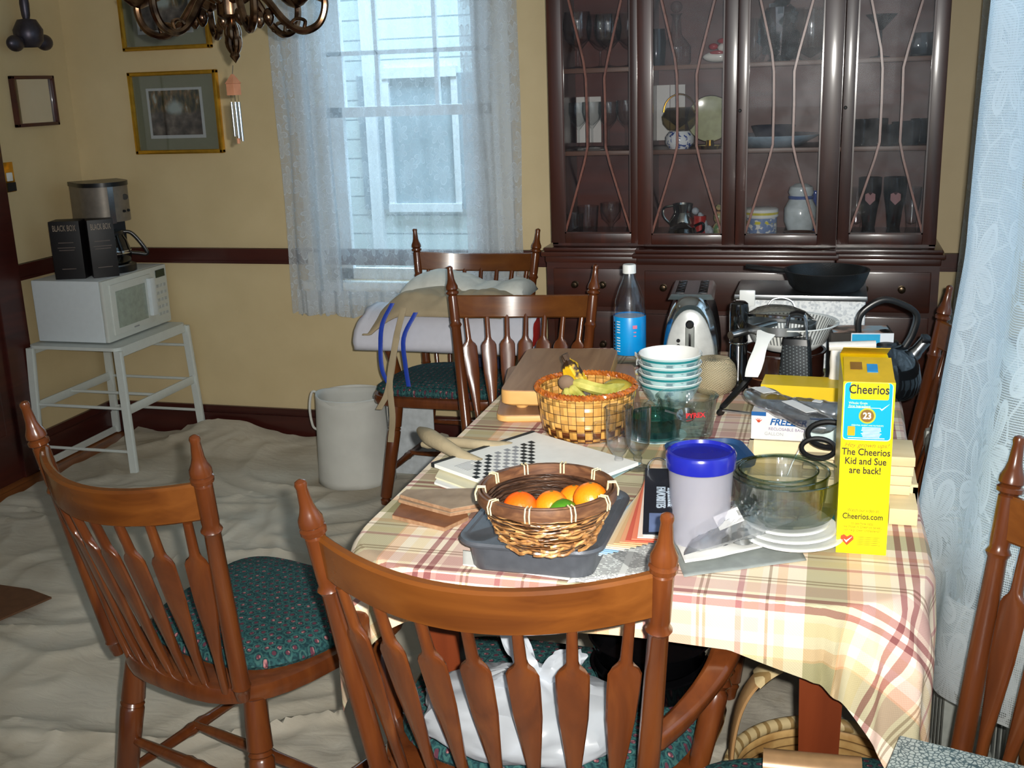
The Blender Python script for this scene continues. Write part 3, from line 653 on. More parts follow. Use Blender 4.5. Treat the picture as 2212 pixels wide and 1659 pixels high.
# fourth door
DKG = glassy('dark_glass', (.30, .32, .34), (.05, .06, .06), 1.)
vessel('martini_glass', 'dark martini glass on upper shelf behind right cabinet door', 'martini glass', MART, DKG, (.135, YI, 1.534), 'glasses in the china cabinet')
simple('dark_glass_block', 'square dark glass holder at right of upper shelf behind right door', 'candle holder', MB().box((0, 0, .036), (.07, .07, .072), bev=.006), DKG, loc=(.262, YI-.02, 1.534))
t0 = vessel('dark_tumbler', 'dark tumbler leftmost on middle shelf behind right cabinet door', 'tumbler', TUMB, DKG, (.092, YI-.02, 1.254), 'glasses in the china cabinet')
for i, (x, dy, s, lb) in enumerate(((.142, .02, 1.0, 'second dark tumbler from left'), (.172, -.07, .8, 'small front dark tumbler'), (.212, .03, .85, 'dark tumbler right of the bars'), (.245, -.03, .9, 'dark tumbler fourth along'), (.275, .04, .95, 'rightmost dark tumbler'))):
    copyo(t0, lb+' on middle shelf behind right cabinet door', (x, YI+dy, 1.254), s)
PINT = [(0, 0), (.024, 0), (.025, .01), (.02, .03), (.026, .09), (.036, .15), (.037, .20), (.035, .20), (.033, .15), (.02, .05), (0, .04)]
for i, x in enumerate((.125, .205)):
    p = thing('pilsner_glass', ('left' if i == 0 else 'right')+' tall dark red beer glass with crest on bottom shelf behind right door', 'beer glass', (x, YI-.03, .95), group='tall beer glasses')
    MB().lathe(PINT, 20, cap=False).build('body', glassy('ruby_glass', (.34, .16, .16), (.08, .03, .04), 1.), p)
    mb = MB().prism([(-.016, .012), (0, .02), (.016, .012), (.016, -.008), (0, -.024), (-.016, -.008)], -.001, .001, M=Matrix.Rotation(R(90), 3, 'X'), c=(0, -.034, .135))
    mb.build('crest', mat('faded_crest', srgb(150, 96, 100), .5), p, smooth=False)
for i, x in enumerate((.085, .265)):
    vessel('clear_beer_glass', ('left' if i == 0 else 'right')+' end clear glass on bottom shelf behind right door', 'glass', PINT, GLASS, (x, YI+.04, .95), 'glasses in the china cabinet', sc=.8)
# ------------------------------------------------------------------ chairs
def make_chair(name, label, loc, rz, hs=.235, arms=False, group='arrow-back dining chairs'):
    t = thing(name, label, 'chair', loc, rz, group)
    # seat
    def outline(k, z, n=36):
        out = []
        for i in range(n):
            a = 2*pi*i/n; c, s_ = cos(a), sin(a); e = .62 if s_ < 0 else .46
            x = abs(c)**e*(1 if c >= 0 else -1); y = abs(s_)**e*(1 if s_ >= 0 else -1)
            wd = lerp(.215, .274, (y+1)/2)+(hs-.235)
            out.append(Vector((x*wd*k, y*.243*k+.020, z)))
        return out
    MB().rings([outline(.93, .408), outline(.985, .412), outline(1, .428), outline(.985, .443), outline(.95, .447)]).build('seat', CH, t)
    cz = [(.90, .446, .0), (.93, .456, .0), (.915, .468, 0), (.84, .480, 0), (.6, .487, 0), (.25, .489, 0)]
    rs = [[Vector((v.x, v.y*.88+.030, v.z)) for v in outline(k*1.02, z)] for k, z, _ in cz]
    MB().rings(rs).build('seat_cushion', FAB, t)
    POST = [(0, .012), (.03, .015), (.05, .0165), (.055, .0185), (.065, .0165), (.35, .0165), (.655, .0145), (.67, .019), (.685, .0145), (.70, .0155), (.83, .0155), (.835, .013), (.843, .0195), (.855, .020), (.862, .015), (.868, .0190), (.885, .0185), (.905, .0135), (.925, .0105), (.975, .0082), (.985, .0095), (.994, .0082), (1, .003)]
    for s in (-1, 1):
        MB().turn((s*(hs-.052), -.188, .43), (s*hs, -.277, .968), POST, 14).build('back_post', CH, t)
    def onpost(s, z):
        k = (z-.43)/(.968-.43); return Vector((s*lerp(hs-.052, hs, k), lerp(-.188, -.277, k), z))
    # crest rail: bent slab between the posts
    rs = []; NN = 20
    for i in range(NN+1):
        u = i/NN*2-1; bow = -.078*(1-u*u)
        lo, hi = onpost(1, .812), onpost(1, .880); w_ = lerp(lo.x, hi.x, .5)-.006
        dz = -.016*(1-u*u)
        pc = (lo+hi)/2; ax = (hi-lo)/2; nrm = Vector((0, ax.z, -ax.y)).normalized()
        c = Vector((u*w_, pc.y+bow, pc.z+dz)); hh = ax.length; tt = .0095
        A = Vector((0, ax.y, ax.z)).normalized()
        rs.append([c+A*hh+nrm*tt*.5, c+A*(hh-.004)+nrm*tt, c-A*(hh-.004)+nrm*tt, c-A*hh+nrm*tt*.5, c-A*hh-nrm*tt*.5, c-A*(hh-.004)-nrm*tt, c+A*(hh-.004)-nrm*tt, c+A*hh-nrm*tt*.5])
    MB().rings(rs).build('crest_rail', CHX, t)
    # seven arrow spindles
    SP = [(0, .0075, .0075), (.22, .0085, .0085), (.26, .010, .008), (.55, .0215, .0058), (.70, .0235, .0056), (.765, .0235, .006), (.79, .019, .0065), (.81, .011, .008), (.83, .0085, .0085), (1, .0075, .0075)]
    for i in range(7):
        u = (i-3)/3.55
        top = Vector((u*(hs-.012), onpost(1, .81).y-.078*(1-u*u), .808)); bot = Vector((u*(hs-.055)*.93, -.19-.012*(1-u*u), .435))
        d = (top-bot); dn = d.normalized(); sd = Vector((1, 0, 0)); sd = (sd-dn*sd.dot(dn)).normalized(); nn = dn.cross(sd)
        nn = (nn-sd*u*.45).normalized(); sd = nn.cross(dn)
        rs = []
        for k, wx, wy in SP:
            c = bot.lerp(top, k); ring = []
            for j in range(12):
                a = 2*pi*j/12; e = .75; cx, cy = cos(a), sin(a)
                ring.append(c+sd*(abs(cx)**e*(1 if cx > 0 else -1))*wx+nn*(abs(cy)**e*(1 if cy > 0 else -1))*wy)
            rs.append(ring)
        MB().rings(rs).build('spindle', CH, t)
    LEG = [(0, .013), (.08, .0165), (.10, .0195), (.115, .015), (.13, .021), (.5, .0235), (.72, .0245), (.735, .0205), (.745, .0245), (.76, .0205), (.77, .0245), (1, .021)]
    ft = {}
    for s in (-1, 1):
        for f, (y0, y1) in ((0, (-.155, -.205)), (1, (.165, .215))):
            a, b = Vector((s*(.225+f*.012), y1, 0)), Vector((s*(.165+f*.012), y0, .412)); ft[(s, f)] = (a, b)
            MB().turn(a, b, LEG, 14).build('leg', CH, t)
    SR = [(0, .008), (.2, .011), (.42, .0125), (.46, .0155), (.5, .013), (.54, .0155), (.58, .0125), (.8, .011), (1, .008)]
    for s in (-1, 1): MB().turn(ft[(s, 0)][0].lerp(ft[(s, 0)][1], .36), ft[(s, 1)][0].lerp(ft[(s, 1)][1], .36), SR, 10).build('side_stretcher', CH, t)
    MB().turn(ft[(-1, 0)][0].lerp(ft[(-1, 0)][1], .55), ft[(1, 0)][0].lerp(ft[(1, 0)][1], .55), SR, 10).build('back_stretcher', CH, t)
    MB().turn((-.21, 0, .155), (.21, 0, .155), SR, 10).build('middle_stretcher', CH, t)
    if arms:
        for s in (-1, 1):
            a0 = onpost(s, .585)+Vector((0, .006, 0))
            pts = curve([a0, a0+Vector((s*.034, .07, .012)), a0+Vector((s*.072, .14, .050)), a0+Vector((s*.080, .21, .072)), a0+Vector((s*.066, .275, .074))], 6)
            wd = [lerp(.032, .058, (i/(len(pts)-1))**1.5) for i in range(len(pts))]; wd[-1] = .05
            A = MB().strap(pts, wd, .030, [Vector((1, 0, .0))]*len(pts)).build('armrest', CH, t, sub=1)
            e = pts[-6]
            MB().turn((s*(hs-.0), -.03, .43), (e.x, e.y, e.z-.01), [(0, .014), (.1, .017), (.5, .0195), (.6, .0195), (.64, .013), (.68, .021), (.73, .014), (.78, .021), (.84, .013), (1, .011)], 12).build('arm_support', CH, t)
    return t
chB = make_chair('arrow_back_armchair', 'orange-brown arrow-back armchair nearest the camera with a white bag on its seat', (-.43, 1.605, 0), R(-3), .262, True)
chA = make_chair('arrow_back_chair', 'orange-brown arrow-back side chair with teal floral seat standing alone at lower left', (-1.106, 1.835, 0), R(-17), .225)
chC = make_chair('arrow_back_chair', 'arrow-back side chair at the far end of table behind the cutting board, facing camera', (-.85, 2.925, 0), R(180+7), .222)
chD = make_chair('arrow_back_armchair', 'arrow-back armchair under the window holding the white roll and beige cloth', (-1.29, 3.75, 0), R(180), .245, True)
chE = make_chair('arrow_back_chair', 'arrow-back chair cropped by right edge with its seat under the speckled box', (0, 0, 0), 0, .235)
fx, fy, ex, ey = -.92, -.39, .39, -.92
chE.location = (.222+ex*.183+fx*.188, 1.634+ey*.183+fy*.188, 0); chE.rotation_euler = (0, 0, math.atan2(-fx, fy))
chF = make_chair('arrow_back_chair', 'dark arrow-back chair leaning behind the kettle, half hidden by the right lace curtain', (.02, 2.74, 0), R(90), .222)
# ------------------------------------------------------------------ table and cloth
TX0, TX1, TY0, TY1, TZ = -.765, .165, 1.535, 3.06, .752
tb = thing('dining_table', 'brown wooden dining table under the plaid tablecloth', 'table', ((TX0+TX1)/2, (TY0+TY1)/2, 0))
hw_, hl_ = (TX1-TX0)/2, (TY1-TY0)/2
MB().prism(rrect(TX1-TX0, TY1-TY0, .17, 8), TZ-.026, TZ-.003).build('tabletop', TABW, tb)
mb = MB()
for s in (-1, 1): mb.box((s*(hw_-.10), 0, TZ-.065), (.022, TY1-TY0-.34, .075)).box((0, s*(hl_-.13), TZ-.065), (TX1-TX0-.26, .022, .075))
mb.build('apron', TABW, tb, smooth=False)
for sx in (-1, 1):
    for sy in (-1, 1):
        MB().rings([[Vector((sx*(hw_-.15+k*0)+w_*a, sy*(hl_-.125)+w_*b, z)) for a, b in ((1, 1), (-1, 1), (-1, -1), (1, -1))] for z, w_, k in ((0, .021, 0), (.45, .031, 0), (.60, .034, 0), (TZ-.03, .034, 0))]).build('leg', TABW, tb, smooth=False)
def tcloth(name, label):
    rc_ = .17; cx0, cx1, cy0, cy1 = TX0+rc_, TX1-rc_, TY0+rc_, TY1-rc_
    U0, U1, W0, W1 = TX0-.205, TX1+.34, TY0-.085, TY1+.20
    def pq(u, v):
        px, py = lerp(U0, U1, u), lerp(W0, W1, v)
        k = max(0, 1-v*5); py -= k*(.30*max(0, px+.12)+.10*max(0, -.62-px)); return px, py
    def f(u, v):
        px, py = pq(u, v)      # laid a little askew
        qx, qy = min(max(px, cx0), cx1), min(max(py, cy0), cy1)
        dx, dy = px-qx, py-qy; dist = math.hypot(dx, dy)
        fl = .0012*mn.noise(Vector((px*7, py*7, 0)))
        if dist <= rc_: return Vector((px, py, TZ+.0015+abs(fl)))
        nx, ny = dx/dist, dy/dist; s = dist-rc_
        ang = math.atan2(ny, nx); corner = abs(sin(2*ang))
        per = (px+py)*0 + (qx*abs(ny)+qy*abs(nx))+ang*rc_*1.0
        k = min(1, s/.10)
        wav = k*(.007*sin(per*15+1.3*mn.noise(Vector((per*3, 0, 0))))+.020*corner*sin(ang*7+1))
        tuck = .075*k if (nx > .8 and 1.7 < py) else 0
        o_ = .012*min(1, s/.02)+wav+.030*corner*k
        sr = s if s > .02 else s
        return Vector((qx+nx*(rc_+o_), qy+ny*(rc_+o_), TZ+.0015-max(0, sr-.006)+.0))
    return tag(MB().grid(f, 190, 250, uv=lambda u, v: (pq(u, v)[0]+.03, pq(u, v)[1])).build(name, PLAID), label, 'tablecloth')
tcloth('tablecloth', 'red, green and cream plaid tablecloth hanging over the dining table')
TT = TZ+.003
def loc(x, y, z=TT): return at(x, y, Z=z)
def shift(p, dx=0, dy=0, dz=0): return (p.x+dx, p.y+dy, p.z+dz)
# --- covered baking pan
GRY = mat('grey_nonstick', srgb(92, 96, 104), .38, metal=.35, bump=.08, bs=500)
fl_, fr_, br_ = loc(978, 1172, TT+.052), loc(1296, 1200, TT+.052), loc(1338, 1072, TT+.052)
ang = math.atan2(fr_.y-fl_.y, fr_.x-fl_.x); W_ = (fr_-fl_).length*.98; D_ = .275
pc = (fl_+fr_)/2+Vector((-sin(ang), cos(ang), 0))*D_/2
bp = thing('baking_pan', 'dark grey rectangular baking pan with sliding lid under the twig bowl', 'pan', (pc.x, pc.y, TT), ang)
def rr3(w, h, r, z): return [Vector((x, y, z)) for x, y in rrect(w, h, r, 6)]
MB().rings([rr3(W_-.042, D_-.042, .02, .0), rr3(W_-.032, D_-.032, .03, .004), rr3(W_-.022, D_-.022, .035, .044), rr3(W_-.002, D_-.002, .04, .046), rr3(W_, D_, .04, .049), rr3(W_-.002, D_-.002, .04, .051)]).build('pan_body', GRY, bp)
MB().rings([rr3(W_+.004, D_+.004, .042, .047), rr3(W_+.006, D_+.006, .042, .051), rr3(W_+.001, D_+.001, .04, .055), rr3(W_-.016, D_-.016, .036, .055), rr3(W_-.022, D_-.022, .034, .0525), rr3(.1, .1, .03, .0528)]).build('pan_lid', GRY, bp)
# --- twig bowl with fruit
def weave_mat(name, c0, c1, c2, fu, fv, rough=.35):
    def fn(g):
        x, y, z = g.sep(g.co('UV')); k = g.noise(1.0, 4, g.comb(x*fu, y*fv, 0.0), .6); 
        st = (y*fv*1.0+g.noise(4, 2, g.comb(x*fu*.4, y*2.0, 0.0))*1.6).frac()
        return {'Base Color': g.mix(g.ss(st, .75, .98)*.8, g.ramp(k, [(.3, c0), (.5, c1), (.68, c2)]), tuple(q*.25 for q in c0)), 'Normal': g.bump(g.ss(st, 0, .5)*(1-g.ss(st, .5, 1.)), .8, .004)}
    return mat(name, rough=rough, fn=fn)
TWIG = weave_mat('brown_twig', srgb(62, 36, 22), srgb(138, 92, 52), srgb(196, 152, 98), 14, 16)
BARK = mat('bark_rim', rough=.4, fn=wood_fn(srgb(70, 44, 32), srgb(104, 70, 48), srgb(138, 98, 66), (1, 1, 4), 20))
bc = loc(1181, 1050, TT+.148); br0 = .116
tw = thing('twig_bowl', 'round brown woven twig bowl holding oranges and a lime on the grey pan', 'bowl', (bc.x, bc.y, TT+.056)); tw.scale = (.94, .94, 1)
def lath_uv(mb, prof, n, c=(0, 0, 0), wob=0, sd=0):
    def f(u, v):
        i = v*(len(prof)-1); k = min(int(i), len(prof)-2); t = i-k
        r, z = lerp(prof[k][0], prof[k+1][0], t), lerp(prof[k][1], prof[k+1][1], t)
        a = 2*pi*u; q = wob*sin(a*7+v*40+sd) if wob else 0
        return Vector((c[0]+(r+q)*cos(a), c[1]+(r+q)*sin(a), c[2]+z))
    return mb.grid(f, n, len(prof)*3, uv=lambda u, v: (u, v))
lath_uv(MB(), [(.052, .002), (.062, .006), (.080, .028), (.096, .055), (.106, .080)], 72, wob=.0012).build('woven_wall', TWIG, tw, solid=.006)
MB().lathe([(0, .002), (.056, .002), (.056, .006), (0, .006)], 24).build('base', TWIG, tw)
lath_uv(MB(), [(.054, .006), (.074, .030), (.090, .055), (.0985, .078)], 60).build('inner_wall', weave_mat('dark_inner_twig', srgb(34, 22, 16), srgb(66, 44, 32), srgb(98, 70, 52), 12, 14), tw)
mb = MB(); random.seed(5)
for i in range(9):
    for j in range(11):
        a0 = random.random()*6.28; z = .010+i*.0078; r = lerp(.066, .105, (z/.085)**.75)+.003
        pts = [((r+.002*sin(k*1.5+j))*cos(a0+k*.09), (r+.002*sin(k*1.5+j))*sin(a0+k*.09), z+.0025*sin(k+j)) for k in range(7)]
        mb.tube(pts, .0026, 5)
mb.build('twigs', mat('pale_twigs', rough=.3, coat=.3, fn=lambda g: {'Base Color': g.ramp(g.noise(70, 3), [(.3, srgb(92, 58, 34)), (.5, srgb(168, 118, 68)), (.7, srgb(206, 164, 106))])}), tw)
mb = MB()
for rr_, z0 in ((.1105, .085), (.1035, .086)):
    pts = [(rr_*cos(2*pi*i/48), rr_*sin(2*pi*i/48), z0) for i in range(48)]
    mb.rings([[Vector((p[0]*(1+q[0]/rr_), p[1]*(1+q[0]/rr_), p[2]+q[1])) for q in ((-.003, -.009), (.003, -.009), (.0035, 0), (.002, .008), (-.002, .008))] for p in pts], loop=True)
mb.build('bark_hoop', BARK, tw)
for i in range(10):
    mb = MB(); a = 2*pi*i/10+.29
    for d_ in (-.03, .03):
        c_, s_ = cos(a+d_), sin(a+d_)
        mb.tube([(.115*c_, .115*s_, .074), (.1165*c_, .1165*s_, .085), (.112*c_, .112*s_, .095), (.1*c_, .1*s_, .095), (.0985*c_, .0985*s_, .080)], .0014, 5)
    mb.build('binding', mat('pale_cane_tie', srgb(214, 200, 160), .5), tw)
def peel(name, c0, c1): return mat(name, rough=.36, sss=.05, fn=lambda g: {'Base Color': g.ramp(g.noise(14, 3), [(.3, c0), (.7, c1)]), 'Normal': g.bump(g.voro(260)[0], .25, .001)})
ORA, CLE, LIM = peel('orange_peel', srgb(236, 116, 10), srgb(246, 140, 24)), peel('clementine_peel', srgb(236, 84, 8), srgb(246, 110, 20)), peel('lime_peel', srgb(48, 104, 20), srgb(84, 140, 34))
def fruit(name, label, cat, x, y, z, r, m, sc=(1, 1, .95)):
    p = loc(x, y, z); t = thing(name, label, cat, p)
    MB().sphere((0, 0, 0), r, 28, 18, sc).build('fruit', m, t); MB().lathe([(0, r*.93), (.003, r*.955), (.002, r*.965), (0, r*.965)], 8).build('stem_end', mat('stem_brown', srgb(96, 100, 50), .6), t); return t
fruit('clementine', 'red-orange clementine at left in the twig bowl', 'clementine', 1124, 1096, TT+.106, .0275, CLE, (1, 1, .9))
fruit('orange', 'orange in the middle of the twig bowl behind the lime', 'orange', 1192, 1094, TT+.106, .0265, ORA)
fruit('orange', 'orange at right in the twig bowl, highest of the fruit', 'orange', 1276, 1078, TT+.118, .0275, ORA)
fruit('orange', 'orange mostly hidden low in the twig bowl behind the lime', 'orange', 1240, 1080, TT+.098, .0255, ORA)
fruit('lime', 'green lime at the front rim of the twig bowl', 'lime', 1216, 1106, TT+.104, .0225, LIM, (1.1, 1, .9))
# --- fibreboard offcuts
FBR = mat('fibreboard', rough=.7, fn=lambda g: {'Base Color': g.ramp(g.noise(90, 4), [(.3, srgb(140, 104, 76)), (.7, srgb(176, 140, 108))])})
FBD = mat('fibreboard_dark', rough=.55, fn=lambda g: {'Base Color': g.ramp(g.noise(40, 4), [(.3, srgb(112, 66, 38)), (.7, srgb(134, 84, 52))])})
def poly_thing(name, label, cat, pxs, z, th, m, **k):
    ps = [loc(x, y, z+th) for x, y in pxs]; c = sum(ps, Vector())/len(ps)
    o = MB().prism([(p.x-c.x, p.y-c.y) for p in ps], 0, th).build(name, m, loc=(c.x, c.y, z), smooth=False, **k); return tag(o, label, cat)
def brd(label, pxs, z, mtop, th=.0065):
    ps = [loc(x, y, z+th) for x, y in pxs]; c = sum(ps, Vector())/len(ps); P2 = [(p.x-c.x, p.y-c.y) for p in ps]
    t = thing('fibreboard_offcut', label, 'board', (c.x, c.y, z), group='fibreboard offcuts on the tablecloth')
    MB().prism(P2, 0, th*.85).build('board', FBR, t, smooth=False); MB().prism([(x*.995, y*.995) for x, y in P2], th*.85, th).build('face', mtop, t, smooth=False)
FBG = mat('fibreboard_grey', rough=.6, fn=lambda g: {'Base Color': g.ramp(g.noise(26, 4), [(.3, srgb(132, 112, 92)), (.7, srgb(164, 142, 118))])})
brd('brown fibreboard offcut lowest under the two grey ones', [(847, 1112), (960, 1139), (1012, 1115), (1000, 1080), (868, 1085)], TT, FBD, .008)
brd('grey-brown cut-corner board, middle of the stack of three', [(860, 1078), (972, 1108), (1034, 1097), (1034, 1064), (872, 1066)], TT+.0085, FBG)
brd('grey-brown cut-corner board on top of the stack left of the twig bowl', [(864, 1068), (974, 1099), (1036, 1088), (1030, 1054), (878, 1057)], TT+.0155, FBG)
# --- puzzle pad and magazines
PAPER = mat('paper', srgb(232, 232, 228), .75, var=.03)
INK = mat('black_ink', srgb(24, 28, 30), .6)
def pad():
    A, B_, C_ = loc(934, 1020), loc(1150, 950), loc(1316, 1004)
    ux = (B_-A); L = ux.length; a = math.atan2(ux.y, ux.x); 
    Dp = .30
    t = thing('puzzle_pad', 'white crossword pad with a dark diamond pattern and black binding', 'notepad', (A.x, A.y, TT+.012), a)
    W2 = L*1.0; MB().bb(0, W2, -Dp, 0, 0, .007).build('pages', PAPER, t, smooth=False)
    MB().bb(-.001, W2+.001, -.008, .001, -.0005, .0085).build('binding', INK, t, smooth=False)
    mb = MB(); tn = MB(); Ri = Matrix.Rotation(-a, 3, 'Z')
    for i, (xx, gr) in enumerate(((1034, 0), (1056, 0), (1076, 2), (1096, 1), (1114, 1), (1132, 0), (1148, 0))):
        st_ = loc(xx, 950+(1150-xx)*.322+4, TT+.02)
        for j in range(22):
            c = Ri @ (Vector((st_.x+.0052*j, st_.y-j*.0200, 0))-Vector((A.x, A.y, 0)))
            if -.003 > c.y > -Dp and 0 < c.x < W2:
                (mb if gr == 0 else tn).prism([(c.x+q.x, c.y+q.y) for q in [Ri @ Vector(k) for k in ((-.0085, 0, 0), (.0025, -.0095, 0), (.0085, 0, 0), (-.0025, .0095, 0))]], .0071, .0075)
    mb.build('dark_diamonds', INK, t, smooth=False); tn.build('grey_diamonds', mat('grey_ink', srgb(150, 152, 156), .7), t, smooth=False)
    mb = MB()
    random.seed(2)
    for j in range(7): mb.bb(.018, .018+.03+random.random()*.02, -.05-j*.006, -.048-j*.006, .0071, .0074)
    for j in range(26): mb.bb(L*.93, L*.93+.001, -.02, -.021, .0071, .0072)
    mb.build('print', mat('grey_ink'), t, smooth=False); return t
pad()
def flat(name, label, cat, pxs, z, th, m): return poly_thing(name, label, cat, pxs, z, th, m)
flat('magazine', 'white magazine under the puzzle pad at left', 'magazine', [(938, 1042), (1040, 1076), (1120, 1030), (1100, 1000), (960, 1010)], TT+.001, .004, PAPER)
flat('envelope', 'cream envelope sticking out beneath the puzzle pad', 'envelope', [(940, 1030), (1046, 1068), (1130, 1030), (1110, 1000), (955, 1004)], TT+.0055, .003, mat('cream_paper', srgb(222, 216, 186), .7, var=.03))
flat('blue_folder', 'pale blue paper edge beneath the puzzle pad right corner', 'folder', [(1130, 1040), (1290, 1050), (1385, 1000), (1330, 985), (1200, 990)], TT+.001, .002, mat('pale_blue_paper', srgb(156, 188, 196), .7, var=.03))
# --- newspaper, sheets, grey board
NEWS = mat('newsprint', rough=.8, fn=lambda g: (lambda x, y, n: {'Base Color': g.mix(((y*190.0).frac().lt(.45))*(n.gt(.42))*((x*14.0).frac().gt(.14))*.8, g.mix(g.ss(g.noise(9, 1), .62, .63)*.7, srgb(206, 208, 206), srgb(120, 120, 120)), srgb(70, 72, 74))})(*(lambda s: (s[0], s[1]))(g.sep(g.co())), g.noise(240, 0)))
def sheet(name, label, cat, pxs, z, m, amp=.004, curl=None, th=.0012, nu=24, nv=16):
    A, B_, C_, D2 = [loc(x, y, z) for x, y in pxs]; c = (A+B_+C_+D2)/4
    def f(u, v):
        p = A.lerp(B_, u).lerp(D2.lerp(C_, u), v)-c
        h = amp*(mn.noise(Vector((u*3, v*3, len(label))))+.6); 
        if curl: h += curl(u, v)
        return Vector((p.x, p.y, h+.001))
    return tag(MB().grid(f, nu, nv).build(name, m, loc=(c.x, c.y, z), solid=th), label, cat)
sheet('grey_board', 'grey board under the curved white papers at front of table', 'board', [(1478, 1248), (1742, 1212), (1700, 1130), (1440, 1150)], TT, mat('grey_card', srgb(140, 146, 144), .6), .001)
sheet('newspaper', 'crumpled grey newspaper between the baking pan and the paint swatches', 'newspaper', [(1225, 1262), (1440, 1240), (1455, 1130), (1320, 1120)], TT, NEWS, .002)
sheet('white_paper', 'curved white papers under the clear plastic bag', 'paper', [(1480, 1228), (1720, 1172), (1690, 1120), (1440, 1130)], TT+.004, PAPER, .005, lambda u, v: .012*(1-v)*abs(u-.5))
sheet('white_paper', 'narrow white paper strip under the grey baking pan', 'paper', [(1000, 1222), (1285, 1262), (1300, 1230), (1000, 1190)], TT+.0, PAPER, .0002)
# --- paint fan deck
fd0 = loc(1415, 1005, TT+.05); 
fd = thing('paint_fan_deck', 'fanned deck of paint swatches with black cover held by a ring', 'paint swatches', (loc(1400, 1120).x, loc(1400, 1120).y, TT+.004))
def upl(x, y, z):  return loc(x, y, z)-Vector(fd.location)
cols = [(176, 182, 184), (196, 204, 208), (206, 216, 222), (188, 206, 220), (176, 206, 226), (160, 200, 230), (140, 180, 214), (214, 214, 206), (222, 208, 184), (224, 196, 156), (214, 176, 130), (226, 160, 120), (206, 96, 76), (228, 130, 100), (238, 220, 208), (240, 240, 236)]
n_ = len(cols)
def strip_at(pv, d, L_, w_):
    s_ = Vector((d.y, -d.x, 0)).normalized()*w_/2; return [pv-s_-d*.012, pv+s_-d*.012, pv+d*L_+s_, pv+d*L_-s_]
def slabq(q, th=.0014): 
    mb = MB(); mb.faces(list(q)+[v+Vector((0, 0, th)) for v in q], [(3, 2, 1, 0), (4, 5, 6, 7), (0, 1, 5, 4), (1, 2, 6, 5), (2, 3, 7, 6), (3, 0, 4, 7)]); return mb
pv1, pe1 = upl(1422, 1022, TT+.064), upl(1421, 1158, TT+.064); d1 = (pe1-pv1); d1.z = 0; L1 = d1.length; d1.normalize()
for i, c in enumerate(cols):
    k = i/(n_-1); th_ = R(-27)*(1-k); dd = Matrix.Rotation(th_, 3, 'Z') @ d1
    slabq(strip_at(Vector((pv1.x-.006*(1-k), pv1.y, .009+k*.050)), dd, L1*1.0, .044)).build('swatch_strip', mat('swatch_%d' % i, srgb(*c), .5, var=.01), fd, smooth=False)
a, b, e, d_ = strip_at(Vector((pv1.x, pv1.y, .0625)), d1, L1, .046)
cov = slabq([a, b, e, d_], .002).build('cover', mat('navy_black_card', srgb(26, 30, 42), .35, coat=.3), fd, smooth=False)
# lettering frame on the cover
eu = (d_-a).normalized(); ev = (b-a); ev = (ev-eu*ev.dot(eu)).normalized(); en = Vector((0, 0, 1))
Mc = Matrix((eu, en.cross(eu), en)).transposed(); rotc = Mc.to_euler()
cc = (a+b+e+d_)/4+en*.0025; LT = mat('pale_lettering', srgb(176, 190, 206), .5, var=.02)
Lc = (d_-a).length
vv = en.cross(eu)
text('FAVORITES', 'cover_title', LT, .021, cc-eu*Lc*.02+vv*.004, rotc, fd, off=.0004, sx=.92)
text('BENJAMIN MOORE', 'cover_name', LT, .0115, cc-eu*Lc*.02+vv*.019, rotc, fd, sx=.9)
mb = MB(); q0 = d_+eu*-.0+en*.0027; w2 = (b-a).length
vs = [q0-eu*Lc*.27+vv*.012*0+ev*.004, q0-eu*Lc*.27+ev*w2*.80, q0-eu*.004+ev*w2*.80, q0-eu*.004+ev*.004]; mb.faces([v for v in vs]+[v+en*.0005 for v in vs], [(3, 2, 1, 0), (4, 5, 6, 7), (0, 1, 5, 4), (1, 2, 6, 5), (2, 3, 7, 6), (3, 0, 4, 7)])
mb.build('blue_panel', mat('slate_blue_ink', srgb(104, 120, 160), .45), fd, smooth=False)
rg = upl(1424, 1012, TT+.072); MB().tube([rg+Vector((.020*cos(k), 0, .020*sin(k))) for k in [2*pi*i/24 for i in range(24)]], .0012, 6, loop=True).build('ring', CHROME, fd)
# --- round tub with blue lid
p = loc(1512, 1172, TT+.004); tub = thing('plastic_canister', 'tall frosted plastic canister with a dark blue lid', 'canister', p); tub.scale = (1.02, 1.02, 1.14)
MB().lathe([(0, 0), (.040, 0), (.044, .004), (.051, .118), (.053, .122), (.051, .122), (.049, .116), (.042, .006), (0, .006)], 40, cap=False).build('body', FROST, tub)
MB().lathe([(.0525, .116), (.0545, .117), (.0555, .136), (.053, .1405), (.049, .1415), (.0475, .1365), (0, .1355)], 40).build('lid', mat('blue_lid', srgb(28, 36, 150), .22, coat=.5, var=.04), tub)
# --- square translucent blue lid
A, B_, C_ = loc(1425, 990, TT+.075), loc(1500, 925, TT+.075), loc(1625, 950, TT+.075)
cx_, cy_ = (A.x+C_.x)/2+.005, (A.y+C_.y)/2+.0
bl = thing('plastic_container', 'square clear food container with translucent blue lid behind the canister', 'container', (cx_, cy_, TT), R(20))
MB().rings([rr3(.11, .11, .02, .001), rr3(.135, .135, .025, .06)], cap=False).build('tub', FROST, bl)
MB().rings([rr3(.146, .146, .03, .060), rr3(.150, .150, .032, .070), rr3(.138, .138, .03, .0715), rr3(.130, .130, .028, .0635), rr3(.05, .05, .01, .063)]).build('lid', BLUEL, bl)
BOARD = mat('maple_board', rough=.5, fn=wood_fn(srgb(140, 102, 72), srgb(164, 124, 90), srgb(182, 142, 106), (1, .12, 1), 22))
BOARDE = mat('maple_board_edge', rough=.45, fn=wood_fn(srgb(206, 154, 88), srgb(222, 172, 104), srgb(232, 186, 120), (.2, 1, 1), 22))
